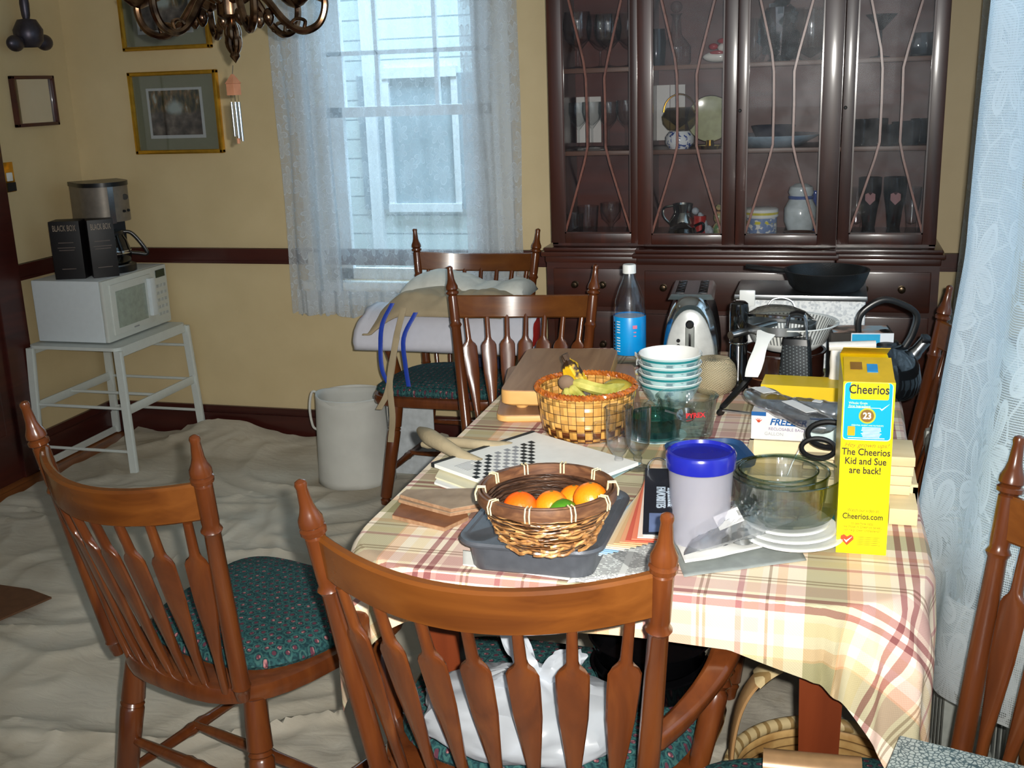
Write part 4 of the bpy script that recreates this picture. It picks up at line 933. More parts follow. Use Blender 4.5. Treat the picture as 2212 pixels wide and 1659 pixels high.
def cboard(name, label, px, z, th, feet):
    P_ = [loc(x, y, z+th) for x, y in px]; c = sum(P_, Vector())/4; a = math.atan2(P_[1].y-P_[0].y, P_[1].x-P_[0].x)
    W = ((P_[1]-P_[0]).length+(P_[2]-P_[3]).length)/2; D = ((P_[3]-P_[0]).length+(P_[2]-P_[1]).length)/2
    t = thing(name, label, 'cutting board', (c.x, c.y, z), a)
    MB().rings([[Vector((x, y, q)) for x, y in rrect(W-e, D-e, .025, 5)] for q, e in ((0, .008), (.004, 0), (th*.8, 0), (th-.002, .002))]).build('board', BOARDE, t)
    MB().prism(rrect(W-.004, D-.004, .024, 5), th-.003, th).build('cutting_face', BOARD, t, smooth=False)
    if feet:
        for sx in (-1, 1):
            for sy in (-1, 1): MB().lathe([(0, -.013), (.013, -.013), (.016, -.006), (.016, 0), (0, 0)], 16, c=(sx*(W/2-.045), sy*(D/2-.04), 0)).build('foot', BOARDE, t)
cboard('cutting_board', 'thin wooden cutting board lying under the thick one', [(1049, 898), (1385, 893), (1372, 790), (1120, 785)], TT, .018, False)
cboard('cutting_board', 'thick maple cutting board on small feet, on top of the thin board', [(1070, 843), (1292, 846), (1346, 753), (1147, 752)], TT+.032, .036, True)
# --- bamboo basket of bananas
def bask_fn(g):
    u, v, _ = g.sep(g.co('UV')); U = u*36.0; V = v*8.0
    par = ((U.floor()+V.floor())*.5).frac().gt(.25); k = g.noise(60, 2)
    ex = (U.frac()-.5).abs(); ey = (V.frac()-.5).abs()
    lit = g.mix(k, srgb(196, 136, 62), srgb(226, 176, 96)); dk = g.mix(k, srgb(84, 42, 20), srgb(110, 60, 28))
    c = g.mix(par*v.lt(.42)*(ey.lt(.40)), lit, dk); c = g.mix(ex.gt(.465).max(ey.gt(.465)), c, srgb(70, 36, 14))
    h = par*(1-ey*2)+(1-par)*(1-ex*2)
    return {'Base Color': c, 'Normal': g.bump(h, .9, .004)}
BASK = mat('woven_bamboo', rough=.22, coat=.6, fn=bask_fn)
p = loc(1257, 948); bk = thing('bamboo_basket', 'golden woven bamboo basket with dark lower band holding bananas', 'basket', (p.x, p.y+.05, TT))
lath_uv(MB(), [(.084, .002), (.093, .012), (.099, .045), (.103, .085), (.105, .104)], 72).build('woven_wall', BASK, bk, solid=.004)
MB().lathe([(0, .002), (.085, .002), (.085, .005), (0, .005)], 28).build('base', BASK, bk)
mb = MB()
for k in range(2):
    mb.tube([((.106+.0025*sin(40*a+k*pi))*cos(a), (.106+.0025*sin(40*a+k*pi))*sin(a), .106+.003*cos(40*a+k*pi)) for a in [2*pi*i/160 for i in range(160)]], .0048, 6, loop=True)
mb.build('wrapped_rim', mat('amber_cane', rough=.25, coat=.5, fn=lambda g: {'Base Color': g.ramp(g.noise(70, 2), [(.3, srgb(140, 66, 18)), (.7, srgb(196, 112, 42))])}), bk)
YEL = mat('banana_peel', rough=.5, fn=lambda g: {'Base Color': g.mix(g.ss(g.noise(42, 4), .60, .66)*.9, g.ramp(g.noise(12, 3), [(.3, srgb(196, 168, 40)), (.7, srgb(222, 202, 78))]), srgb(62, 42, 22))})
YEG = mat('greenish_banana_peel', rough=.5, fn=lambda g: {'Base Color': g.ramp(g.noise(30, 3), [(.35, srgb(150, 148, 56)), (.65, srgb(206, 196, 104))])})
YED = mat('overripe_banana_peel', rough=.5, fn=lambda g: {'Base Color': g.mix(g.ss(g.noise(30, 4), .46, .54), srgb(226, 180, 30), srgb(52, 32, 18))})
def banana(label, pts, m, r=.0165):
    b0 = V3(bk.location)+V3(pts[0]); t = thing('banana', label, 'banana', b0, group='bananas in the bamboo basket')
    pt = curve([V3(p)-V3(pts[0]) for p in pts], 6); n = len(pt)
    rad = [r*(.30+.70*min(1, (i/(n-1))*5 if i/(n-1) < .2 else 1)) if i/(n-1) < .82 else r*max(.15, (1-(i/(n-1)-.82)/.18*.8)) for i in range(n)]
    rad[0] = r*.42; rad[1] = r*.40; MB().tube(pt, rad, 7).build('fruit', m, t)
    MB().tube([pt[0]+Vector((0, 0, -.001)), pt[0]+(pt[0]-pt[1]).normalized()*.012], [r*.45, r*.5], 7).build('stem', mat('banana_stem', srgb(70, 50, 34), .7), t)
    return t
banana('spotted ripe banana with dark stem pointing up out of the basket', [(-.045, .02, .158), (-.035, .02, .138), (-.022, .022, .115), (-.005, .02, .085), (.005, .01, .055)], YED)
banana('yellow banana standing behind the spotted one in the bamboo basket', [(-.052, .03, .150), (-.046, .03, .128), (-.046, .032, .100), (-.046, .03, .070)], YED, .013)
banana('green-yellow banana lying to the right across the basket', [(-.026, -.028, .120), (.000, -.032, .116), (.03, -.030, .108), (.055, -.02, .104), (.082, .01, .108)], YEG, .013)
banana('yellow banana in the middle of the bunch, lying low to the right', [(-.028, -.032, .112), (-.014, -.044, .104), (.008, -.056, .088), (.030, -.062, .072)], YEG, .0105)
banana('small yellow banana lowest at the front of the bunch', [(-.034, -.034, .108), (-.030, -.050, .098), (-.020, -.064, .082), (-.006, -.072, .065)], YEG, .0105)
MB().sphere((-.036, -.030, .118), .017, 14, 10, (1.1, .6, 1)).build('banana_crown', mat('dry_brown_crown', srgb(128, 104, 84), .8, bump=.6, bs=60), bpy.data.objects['banana.002'] if 'banana.002' in bpy.data.objects else bk).location = V3(bk.location)-V3(bpy.data.objects['banana.002'].location)
simple('mango', 'green-yellow mango lying at the right side of the bamboo basket', 'mango', MB().sphere((0, 0, 0), .034, 20, 12, (1.2, .9, .85)), mat('mango_skin', srgb(168, 150, 54), .4), loc=(bk.location.x+.062, bk.location.y+.04, TT+.082))
# --- bottle
p = loc(1358, 792); bo = thing('soda_bottle', 'clear plastic bottle with blue label and white cap', 'bottle', (p.x, p.y+.02, TT))
MB().lathe([(0, .004), (.03, 0), (.04, .01), (.043, .03), (.042, .06), (.0425, .10), (.042, .145), (.038, .18), (.026, .215), (.016, .238), (.0145, .25), (.0135, .25), (.015, .238), (.024, .214)], 32, cap=False).build('body', glassy('bottle_plastic', (.93, .95, .97), (.5, .55, .6), 1., .03, .4, .02), bo)
BLU = mat('blue_label', rough=.35, fn=lambda g: {'Base Color': g.mix(g.ss(g.noise(8, 2), .4, .6)*.5, srgb(0, 150, 222), srgb(0, 96, 176))})
MB().lathe([(.0428, .035), (.0432, .036), (.0432, .136), (.0428, .137)], 40, cap=False).build('label_wrap', BLU, bo)
MB().lathe([(0, .136), (.041, .134)], 32, cap=False).build('drink_surface', mat('pale_drink', srgb(170, 190, 214), .3), bo)
MB().lathe([(0, .272), (.0155, .272), (.0175, .269), (.0175, .249), (0, .249)], 28).build('cap', WHP, bo)
mb = MB()
for j in range(12):
    for i in range(3):
        a = R(-128+i*5); r = .0436; z = .125-j*.0072
        if j != 5: mb.box((r*cos(a), r*sin(a), z), (.0006, .0034, .0024), rz=a)
mb.build('small_print', WHP, bo, smooth=False)
mb = MB()
for j in range(9): a = R(-146); mb.box((.0436*cos(a), .0436*sin(a), .12-j*.009), (.0006, .008, .0055), rz=a)
mb.build('barcode_panel', mat('dark_print', srgb(40, 34, 40), .5), bo, smooth=False)
mb = MB(); 
for z, w_ in ((.112, .012), (.098, .007), (.088, .007)): a = R(-62); mb.box((.0436*cos(a), .0436*sin(a), z), (.0008, w_, .009 if w_ > .01 else .003), rz=a)
mb.build('flavour_mark', mat('pink_mark', srgb(214, 120, 150), .5), bo, smooth=False)
# --- toaster
p = loc(1490, 792); to = thing('toaster', 'chrome and silver two-slot toaster with arched control panel', 'toaster', (p.x, p.y, TT), R(4))
def arch(w, h, n=22, y=0., e=2.6):
    out = [Vector((-w, y, .004)), Vector((w, y, .004))]
    for i in range(n+1):
        a = pi*i/n; c, s_ = cos(a), sin(a); x = w*(.84+.0)*abs(c)**(2/e)*(1 if c > 0 else -1); z = h*abs(s_)**(2/e)
        out.append(Vector((x+(w*.16)*(1-z/h)*(1 if c > 0 else -1), y, .03+(z*(h-.03)/h))))
    return out
MB().rings([arch(.060, .166, y=.0), arch(.072, .178, y=.010), arch(.076, .186, y=.035), arch(.0765, .187, y=.05)]).build('chrome_front', CHROME, to)
MB().rings([arch(.0765, .187, y=.05), arch(.077, .188, y=.20), arch(.074, .184, y=.245), arch(.062, .17, y=.262)]).build('black_housing', BLK, to)
MB().rings([[Vector((x, y, .1885+.0*x)) for x, y in ((-.052, .03), (.052, .03), (.052, .24), (-.052, .24))], [Vector((x, y, .174)) for x, y in ((-.060, .03), (.060, .03), (.060, .24), (-.060, .24))]]).build('chrome_top', CHROME, to)
MB().rings([arch(.056, .146, y=-.008, e=2.2), arch(.063, .153, y=-.004, e=2.2), arch(.067, .156, y=.008, e=2.2)]).build('control_panel', mat('silver_plastic', srgb(196, 198, 196), .38, metal=.2), to)
mb = MB().bb(-.066, .066, -.014, .30-.04, .0, .022, bev=.006); mb.build('base', mat('silver_plastic'), to)
MB().bb(-.012, .012, -.011, -.005, .038, .112, bev=.004).build('lever_track', mat('grey_plastic', srgb(128, 132, 128), .4), to)
MB().bb(-.003, .003, -.0125, -.010, .048, .092, bev=.001).build('lever_slot', BLK, to)
MB().turn((0, -.010, .118), (0, -.024, .118), [(0, .009), (.3, .011), (.8, .011), (1, .008)], 16).build('lever_knob', BLK, to)
for z in (.092-.014*k for k in range(4)): MB().turn((-.030, -.006, z-.02), (-.030, -.011, z-.02), [(0, .0052), (.7, .0052), (1, .004)], 12).build('button', BLK, to)
MB().turn((0, -.006, .026+.0), (0, -.016, .026), [(0, .011), (.6, .011), (1, .008)], 18).build('browning_dial', BLK, to)
MB().turn((.030, -.006, .028), (.030, -.011, .028), [(0, .006), (1, .005)], 12).build('button', BLK, to)
for s in (-.030, .030): MB().bb(s-.012, s+.012, .045, .225, .17, .190, bev=.001).build('bread_slot', mat('slot_dark', srgb(30, 30, 32), .35, metal=.6), to)
mb = MB()
for s in (-.030, .030):
    for i in range(9): mb.box((s, .055+i*.02, .191), (.0014, .026, .0012), rz=R(38 if i % 2 else -38))
mb.build('bread_guide', CHROME, to, smooth=False)
# --- snack packets, scoop, cord
FOIL = mat('printed_foil', rough=.25, fn=lambda g: {'Base Color': g.ramp(g.noise(38, 1), [(.40, srgb(214, 216, 212)), (.5, srgb(180, 182, 180)), (.56, srgb(212, 196, 40)), (.62, srgb(120, 60, 50))])})
def packet(label, x, y, s, rz, z=TT, m=None, tilt=0):
    p = loc(x, y, z); t = thing('snack_packet', label, 'packet', (p.x, p.y, z), rz, group='small packets by the bottle'); t.rotation_euler.x = tilt
    def f(u, v): a, b = u*2-1, v*2-1; h = max(0, (1-a*a)*(1-b*b))**.6; return Vector((a*s, b*s*.65, .014*h+.003*mn.noise(Vector((u*5, v*5, x))))) 
    def f2(u, v): q = f(u, v); return Vector((q.x, q.y, -q.z*.1))
    MB().grid(f, 14, 10).grid(f2, 14, 10).build('wrapper', m or FOIL, t); return t
pk = packet('silver snack packet with barcode leaning by the bottle', 1402, 775, .034, R(10), TT+.030, None, R(35))
mb = MB(); 
for i in range(7): mb.box((-.008+i*.0026, .0, .0165), (.0012 if i % 2 else .0018, .013, .0006))
mb.build('barcode', INK, pk, smooth=False)
packet('yellow-dotted snack packet in front of the barcode packet', 1398, 806, .036, R(-20))
packet('yellow-dotted snack packet beside the white scoop', 1428, 800, .026, R(30))
packet('red-edged snack packet next to the toaster foot', 1432, 786, .022, R(50), TT+.004, mat('red_foil', srgb(196, 30, 40), .3))
a, b = loc(1372, 765, TT+.045), loc(1420, 803, TT+.022)
sc = thing('white_scoop', 'white plastic scoop with long handle lying across the packets', 'scoop', (b.x, b.y, b.z))
MB().strap([Vector(a-b)*k for k in (1, .66, .33, 0)], [.012, .009, .008, .012], .003, (0, 0, 1)).build('handle', WHP, sc)
MB().lathe([(0, -.014), (.014, -.012), (.019, .008), (.017, .008), (.012, -.010), (0, -.012)], 16, c=(.022, -.004, .0), sy=.8).build('bowl', WHP, sc)
pts = [loc(x, y, TT+.006) for x, y in ((1440, 783), (1460, 775), (1482, 780), (1508, 792), (1530, 800), (1556, 806))]
tag(MB().tube(curve(pts, 6), .0033, 8).build('power_cord', BLK), 'black power cord curling in front of the toaster', 'cord')
# --- bowls
p = loc(1445, 880); TEALB = mat('teal_white_glaze', rough=.14, coat=.5, fn=lambda g: {'Base Color': (lambda z, n: g.mix((z.gt(.052)*z.lt(.058)), g.mix(g.ss(n, .5, .62)*z.lt(.05)*.8, srgb(186, 216, 218), srgb(96, 130, 140)), srgb(40, 140, 146)))(g.sep(g.co())[2], g.noise(34, 3))})
for i in range(4):
    o = thing('soup_bowl', ('lowest', 'second from bottom', 'third from bottom', 'topmost, empty white inside')[i]+' teal and white bowl of the stack', 'bowl', (p.x, p.y+.02, TT+i*.021), group='stacked teal and white bowls')
    MB().lathe([(0, .0), (.036, 0), (.038, .006), (.055, .022), (.068, .048), (.0735, .063)], 40, cap=False).build('outside', TEALB, o)
    MB().lathe([(.0735, .063), (.0725, .0645), (.0700, .062), (.064, .046), (.050, .022), (.03, .010), (0, .009)], 40, cap=False).build('inside', WHG, o)
p = loc(1415, 945); vessel('teal_glass_dish', 'dark teal green glass dish in front of the stacked bowls', 'dish', [(0, 0), (.045, 0), (.05, .006), (.058, .05), (.056, .05), (.048, .008), (0, .006)], glassy('teal_glass', (.34, .62, .60), (.06, .3, .29), 1.), (p.x, p.y+.01, TT), n=32)
vessel('teal_rimmed_plate', 'white plate with teal rim under the teal glass dish', 'plate', [(0, 0), (.05, 0), (.066, .004), (.066, .0015+.004), (.048, .0025), (0, .0025)], TEALB, (p.x, p.y+.01, TT-.0005), n=32)
# --- twine
p = loc(1538, 862); tw_ = thing('twine_ball', 'large cream ball of cotton twine', 'twine', (p.x, p.y+.045, TT))
def twf(g):
    x, y, z = g.sep(g.co()); a = g.math('ARCTAN2', y, x-0.0); d = ((a*40.0+z*1500.0)).sin(); d2 = ((a*-30.0+z*1100.0)).sin()
    return {'Base Color': g.mix(g.ss(d+d2*.4, -1.0, .2), srgb(186, 166, 130), srgb(226, 208, 172)), 'Normal': g.bump(d+d2*.3, .9, .002)}
MB().lathe([(.012, .088), (.020, .092), (.036, .089), (.049, .074), (.055, .050), (.052, .026), (.040, .008), (.02, .0), (0, 0)], 40, cap=True).build('ball', mat('cotton_twine', rough=.85, fn=twf), tw_)
# --- tall black mill and grater
p = loc(1592, 845); pm = thing('wine_opener', 'tall slim glossy black electric opener beside the twine ball', 'opener', (p.x, p.y+.02, TT))
MB().lathe([(0, 0), (.025, 0), (.026, .004), (.024, .03), (.0215, .035), (.021, .11), (.0185, .115), (.019, .118), (.022, .122), (.023, .20), (.021, .213), (.015, .218), (0, .219)], 28).build('body', ENAM, pm)
MB().lathe([(.0222, .1165), (.0225, .118), (.0222, .1195)], 28, cap=False).build('ring', CHROME, pm)
p = loc(1716, 862); gr = thing('box_grater', 'tall black four-sided grater with chrome handle', 'grater', (p.x, p.y+.03, TT), R(-6))
GRA = mat('grater_plate', rough=.4, fn=lambda g: (lambda x, y, z: {'Base Color': g.mix((((x+y)*130.0).frac()-.5).abs().lt(.2)*((z*130.0+((x+y)*130.0).floor()*.5).frac()-.5).abs().lt(.2), srgb(44, 48, 52), srgb(96, 104, 108)), 'Metallic': .5})(*g.sep(g.co())))
MB().rings([[Vector((x, y, z)) for x, y in rrect(w_, d_, .006, 3)] for z, w_, d_ in ((0, .080, .06), (.128, .062, .045))]).build('grating_body', GRA, gr)
MB().rings([[Vector((x, y, z)) for x, y in rrect(w_, d_, .006, 3)] for z, w_, d_ in ((.128, .066, .05), (.142, .062, .046), (.143, .05, .034))]).build('top_collar', BLK, gr)
MB().strap(curve([(-.024, 0, .142), (-.021, 0, .175), (-.013, 0, .198), (.013, 0, .198), (.021, 0, .175), (.024, 0, .142)], 5), .024, .006, (0, 1, 0)).build('handle', CHROME, gr)
MB().strap(curve([(-.016, 0, .197), (0, 0, .201), (.016, 0, .197)], 5), .028, .008, (0, 1, 0)).build('grip', BLK, gr)
# --- speckled box, skillet, pot, colander, lid, kettle
SPK = mat('speckled_foam', rough=.7, fn=lambda g: {'Base Color': g.ramp(g.voro(170)[1], [(.2, srgb(196, 200, 204)), (.6, srgb(232, 234, 234))])})
bx0, bx1 = at(1588, 700, Y=2.90).x, at(1868, 700, Y=2.90).x; bz = at(1868, 640, Y=2.90).z
sb = thing('speckled_box', 'white speckled appliance box with silver lid edge behind the pots', 'box', ((bx0+bx1)/2, 3.0, TT))
bw = (bx1-bx0)/2
MB().bb(-bw, bw, -.10, .11, 0, bz-TT-.012, bev=.006).build('body', SPK, sb)
MB().bb(-bw-.004, bw+.004, -.105, .115, bz-TT-.014, bz-TT, bev=.003).build('lid_edge', STEEL, sb)
MB().bb(-bw+.01, -bw+.05, -.109, -.10, bz-TT-.03, bz-TT+.012, bev=.003).build('white_latch', WHP, sb)
sp_ = at(1784, 625, Z=bz+.02); sk = thing('cast_iron_skillet', 'black cast iron skillet on top of the speckled box', 'skillet', (sp_.x, 3.0, bz+.001))
MB().lathe([(0, 0), (.085, 0), (.095, .012), (.108, .046), (.109, .050), (.104, .050), (.090, .014), (.080, .008), (0, .008)], 44).build('pan', IRON, sk)
MB().strap(curve([(-.100, .0, .044), (-.13, .01, .046), (-.17, .022, .048), (-.21, .034, .050)], 5), [.018, .016, .016, .017, .018, .020, .021, .022, .023, .024, .025, .026, .026, .026, .024, .018], .010, (0, 1, 0)).build('handle', IRON, sk)
p = at(1692, 760, Z=TT+.09); cp = thing('dark_stockpot', 'dark brown-black stockpot under the white colander', 'pot', (p.x, 2.735, TT))
BRN = mat('dark_brown_enamel', srgb(46, 24, 18), .18, coat=.8, var=.1)
MB().lathe([(0, 0), (.085, 0), (.092, .006), (.094, .028), (.097, .030), (.095, .033), (.096, .085), (.101, .088), (.100, .092), (.094, .092), (.090, .01), (0, .008)], 44).build('body', BRN, cp)
MB().lathe([(.0975, .0285), (.0985, .030), (.0975, .032)], 44, cap=False).build('copper_line', mat('copper', srgb(190, 130, 90), .3, metal=.8), cp)
col = thing('white_colander', 'white plastic colander with drooping handle, sitting on the dark pot', 'colander', (cp.location.x+.012, 2.735, TT+.094))
def cof(g):
    u, v, _ = g.sep(g.co('UV')); return {'Base Color': g.mix((((u*70.0).frac()-.5).abs().lt(.22))*(v.gt(.3)*v.lt(.75)), srgb(230, 232, 230), srgb(120, 124, 124))}
lath_uv(MB(), [(.06, .0), (.085, .018), (.100, .05), (.108, .064), (.116, .066)], 64).build('bowl', mat('colander_plastic', rough=.35, fn=cof), col, solid=.003)
MB().lathe([(0, 0), (.06, 0), (.06, .004), (0, .004)], 30).build('base', WHP, col)
MB().strap(curve([(-.045, -.105, .064), (-.055, -.130, .045), (-.066, -.150, .010), (-.078, -.162, -.035)], 5), [.05, .048, .044, .04, .036, .032, .030, .030, .030, .032, .034, .036, .036, .036, .034, .03], .004, (1, 0, 0)).build('handle', WHP, col)
ld = thing('glass_lid', 'clear glass lid with arched handle lying in the colander', 'lid', (col.location.x-.022, 2.725, TT+.168)); ld.rotation_euler = (R(-14), R(4), 0)
MB().lathe([(.083, -.002), (.085, .001), (.083, .004), (.06, .022), (.03, .032), (0, .034)], 44, cap=False).build('dome', glassy('grey_glass', (.72, .70, .66), (.35, .33, .3), 1., .03), ld)
MB().lathe([(.0815, -.003), (.0865, -.003), (.0875, .002), (.083, .004)], 44, cap=False).build('steel_rim', CHROME, ld)
MB().strap(curve([(-.032, 0, .030), (-.022, 0, .044), (0, 0, .050), (.022, 0, .044), (.032, 0, .030)], 5), .010, .003, (0, 1, 0)).build('handle', CHROME, ld)
a, b = at(1665, 700, Z=TT+.15), at(1578, 725, Z=TT+.145)
sh = thing('saucepan', 'steel saucepan rim with long silver handle pointing left at the colander', 'saucepan', (col.location.x-.02, 2.70, TT+.115))
MB().tube([V3(a)-V3(sh.location)+Vector((.012, .01, 0)), V3(a)-V3(sh.location), V3(b)-V3(sh.location)], [.007, .0085, .010], 10).build('handle', STEEL, sh)
MB().lathe([(.081, .030), (.083, .032), (.083, .052), (.081, .052)], 40, cap=False).build('rim_band', STEEL, sh)
kx, ky = loc(1905, 850).x, 2.69
ke = thing('kettle', 'black and steel kettle with large arched black handle', 'kettle', (kx, ky, TT), R(8))
MB().lathe([(0, 0), (.076, 0), (.085, .012), (.087, .04), (.080, .075), (.062, .104), (.040, .118), (.036, .121), (0, .121)], 44).build('body', mat('black_steel', srgb(24, 28, 32), .14, metal=.4, coat=1), ke)
MB().lathe([(.034, .119), (.030, .128), (.012, .133), (.009, .145), (.013, .153), (0, .156)], 24, cap=False).build('lid', BLK, ke)
MB().tube(curve([(.055, 0, .080), (.075, 0, .105), (.092, 0, .128)], 4), [.017]*4+[.014]*5, 14).build('spout', STEEL, ke)
MB().turn((.082, 0, .130), (.101, 0, .128), [(0, .014), (.6, .015), (1, .010)], 12).build('spout_cap', BLK, ke)
MB().strap(curve([(-.050, 0, .105), (-.062, 0, .155), (-.055, 0, .195), (-.01, 0, .225), (.035, 0, .215), (.068, 0, .19), (.062, 0, .145), (.045, 0, .11)], 6), .020, .013, (0, 1, 0)).build('handle', BLK, ke)
# --- dark box, flour bag
p = loc(1838, 862); db = thing('dark_carton', 'black and pale blue carton with red oval behind the cereal box', 'carton', (p.x, p.y+.08, TT), R(6))
MB().bb(-.055, .085, -.045, .045, 0, .150).build('carton', mat('dark_brown_card', srgb(38, 32, 26), .4, var=.3, vs=25), db, smooth=False)
MB().bb(-.010, .0855, -.0462, -.045, .02, .1505).build('white_face', mat('white_print', srgb(222, 226, 232), .4, var=.02), db, smooth=False)
MB().bb(-.008, .055, -.0470, -.0460, .118, .148).build('blue_band', mat('cyan_print', srgb(20, 160, 206), .4), db, smooth=False)
for n_, r_, c_ in (('green_ring', .033, srgb(20, 110, 110)), ('white_ring', .030, srgb(240, 240, 240)), ('red_oval', .026, srgb(208, 30, 34))):
    MB().turn((.050, -.0462, .092), (.050, -.0472-.0004*(n_ != 'green_ring')-.0004*(n_ == 'red_oval'), .092), [(0, r_), (1, r_)], 28).build(n_, mat(n_, c_, .4, var=.02), db, smooth=False)
MB().bb(-.05, .08, -.04, .04, .1502, .1506).build('printed_top', mat('mixed_print', rough=.4, fn=lambda g: {'Base Color': g.ramp(g.noise(18, 2), [(.4, srgb(70, 52, 40)), (.5, srgb(190, 150, 130)), (.6, srgb(170, 190, 200))])}), db, smooth=False)
p = loc(1850, 900); fb = thing('folded_white_bag', 'rolled-top white bag between the dark carton and cereal box', 'bag', (p.x-.015, p.y+.06, TT), R(4))
def fbf(u, v):
    a = 2*pi*u; w_, d_ = lerp(.050, .046, v), lerp(.026, .006, v**1.5)
    c_, s_ = cos(a), sin(a); e = .6
    return Vector((w_*abs(c_)**e*(1 if c_ > 0 else -1)+.003*mn.noise(Vector((c_*3, v*4, s_))), d_*abs(s_)**e*(1 if s_ > 0 else -1)+.005*mn.noise(Vector((u*6, v*5, 2))), .145*v))
MB().grid(fbf, 40, 16).build('bag_body', mat('glossy_white_bag', srgb(232, 228, 222), .25, var=.05), fb)
MB().tube([(-.05, -.004, .146), (0, -.006, .149), (.05, -.004, .151)], .010, 12).build('rolled_top', mat('glossy_white_bag'), fb)
# --- cereal box
YL, CY, CW, CH_ = srgb(246, 224, 20), srgb(12, 160, 206), .0765, .283
cb = thing('cereal_box', 'tall yellow Cheerios cereal box with opened top flaps', 'cereal box', (.0675, 1.726, TT), R(1.5))
cb['label'] = 'tall yellow and blue cereal box with opened top flaps'
YM = mat('yellow_card', YL, .3, var=.02); CM = mat('cyan_card', CY, .3, var=.02); WM = mat('white_ink', srgb(246, 246, 244), .4, var=.01); KM = mat('brown_black_ink', srgb(48, 34, 16), .5, var=.05)
h2 = CW/2
MB().bb(-h2, h2, 0, .185, 0, CH_).build('carton', YM, cb, smooth=False)
mb = MB(); TK = mat('kraft_yellow', srgb(196, 160, 34), .45, var=.08)
mb.faces([Vector(v) for v in ((-h2+.001, 0, CH_), (h2-.001, 0, CH_), (h2-.002, .085, CH_+.018), (-h2+.002, .085, CH_+.018), (-h2+.001, 0, CH_+.0008), (h2-.001, 0, CH_+.0008), (h2-.002, .085, CH_+.0188), (-h2+.002, .085, CH_+.0188))], [(3, 2, 1, 0), (4, 5, 6, 7), (0, 1, 5, 4), (1, 2, 6, 5), (2, 3, 7, 6), (3, 0, 4, 7)])
mb.build('near_flap', TK, cb, smooth=False)
mb = MB(); mb.faces([Vector(v) for v in ((-h2+.001, .185, CH_), (h2-.001, .185, CH_), (h2-.002, .10, CH_+.030), (-h2+.002, .10, CH_+.030), (-h2+.001, .185, CH_+.0008), (h2-.001, .185, CH_+.0008), (h2-.002, .10, CH_+.0308), (-h2+.002, .10, CH_+.0308))], [(0, 1, 2, 3), (7, 6, 5, 4), (0, 4, 5, 1), (1, 5, 6, 2), (2, 6, 7, 3), (3, 7, 4, 0)])
mb.build('far_flap', TK, cb, smooth=False)
MB().box((.006, .045, CH_+.0112), (.016, .028, .001), M=Matrix.Rotation(R(12), 3, 'X')).build('blue_tab', mat('blue_tab', srgb(40, 130, 190), .5), cb, smooth=False)
MB().box((-.018, .052, CH_+.0127), (.018, .026, .0006), M=Matrix.Rotation(R(12), 3, 'X')).build('flap_print', mat('brown_print', srgb(120, 84, 24), .6), cb, smooth=False)
def rpl(x0, x1, z0, z1, y, m, name, r=.003):
    o = MB().prism(rrect(x1-x0, z1-z0, r, 4), 0, .0005, M=Matrix.Rotation(R(90), 3, 'X'), c=((x0+x1)/2, y, (z0+z1)/2)).build(name, m, cb, smooth=False); return o
rpl(-h2+.002, h2-.003, .190, CH_-.0005, -.0001, WM, 'white_border', .006); rpl(-h2+.003, h2-.004, .1915, CH_-.0006, -.0006, CM, 'blue_panel', .005)
rpl(-h2+.011, h2-.009, .256, CH_-.0004, -.0011, YM, 'name_plate', .003)
RX = (R(90), 0, 0)
def ct(s, size, z, m, name, x=0., y=-.0013, sx=1., shear=0., off=0., align='CENTER', ext=.0002): return text(s, name, m, size, (x, y, z), RX, cb, ext=ext, sx=sx, shear=shear, off=off, align=align)
ct('Cheerios', .0205, .2715, mat('black_letter', srgb(22, 18, 12), .5), 'title_lettering', y=-.0017, sx=.78, off=.0004)
ct('Whole Grain\nFirst Ingredient', .0052, .2475, mat('pale_yellow_ink', srgb(226, 226, 120), .5), 'grain_lettering', x=-.029, align='LEFT')
mb = MB().bb(-.030, .018, -.0016, -.0012, .2425, .2431); mb.prism([(.016, 0), (.020, -.004), (.031, .007), (.020, -.0015)], 0, .0005, M=Matrix.Rotation(R(90), 3, 'X'), c=(0, -.0011, .243)); mb.build('check_mark', WM, cb, smooth=False)
def disc(r, z, x, m, name, y): MB().turn((x, y+.0004, z), (x, y, z), [(0, r), (1, r)], 32).build(name, m, cb, smooth=False)
disc(.0125, .2300, -.001, mat('olive_ink', srgb(170, 170, 30), .5), 'ring', -.0014); disc(.0100, .2300, -.001, mat('brown_disc', srgb(120, 88, 24), .5), 'disc', -.0018)
ct('23', .014, .2298, WM, 'number', x=-.001, y=-.0022, sx=.9, off=.0004)
ct('ESSENTIAL WHEAT AND NUTRIENTS', .0030, .2145, mat('pale_yellow_ink'), 'nutrient_lettering', y=-.0014, sx=.95)
rpl(-.029, -.018, .1975, .2125, -.0012, mat('amber_ink', srgb(214, 160, 20), .4), 'cereal_icon', .001)
mb = MB(); random.seed(9)
for j in range(7): w_ = .030-.006*random.random(); mb.bb(.006-w_/2, .006+w_/2, -.0016, -.0012, .2105-j*.0024, .2117-j*.0024)
mb.bb(-.028, .026, -.0016, -.0012, .1935, .1947); mb.build('small_print', WM, cb, smooth=False)
ct('Hey grown ups!', .0102, .182, mat('faint_ink', srgb(150, 104, 6), .5), 'script_lettering', y=-.0007, sx=1.0, shear=.35)
ct('The Cheerios\nKid and Sue\nare back!', .0158, .1555, KM, 'slogan_lettering', y=-.0007, sx=.82, off=.0003)
ct('Watch our video at', .0074, .074, mat('olive_letter', srgb(130, 110, 10), .5), 'video_lettering', y=-.0007, sx=.8)
ct('Cheerios.com', .0135, .0635, KM, 'web_lettering', y=-.0007, sx=.8, off=.0002)
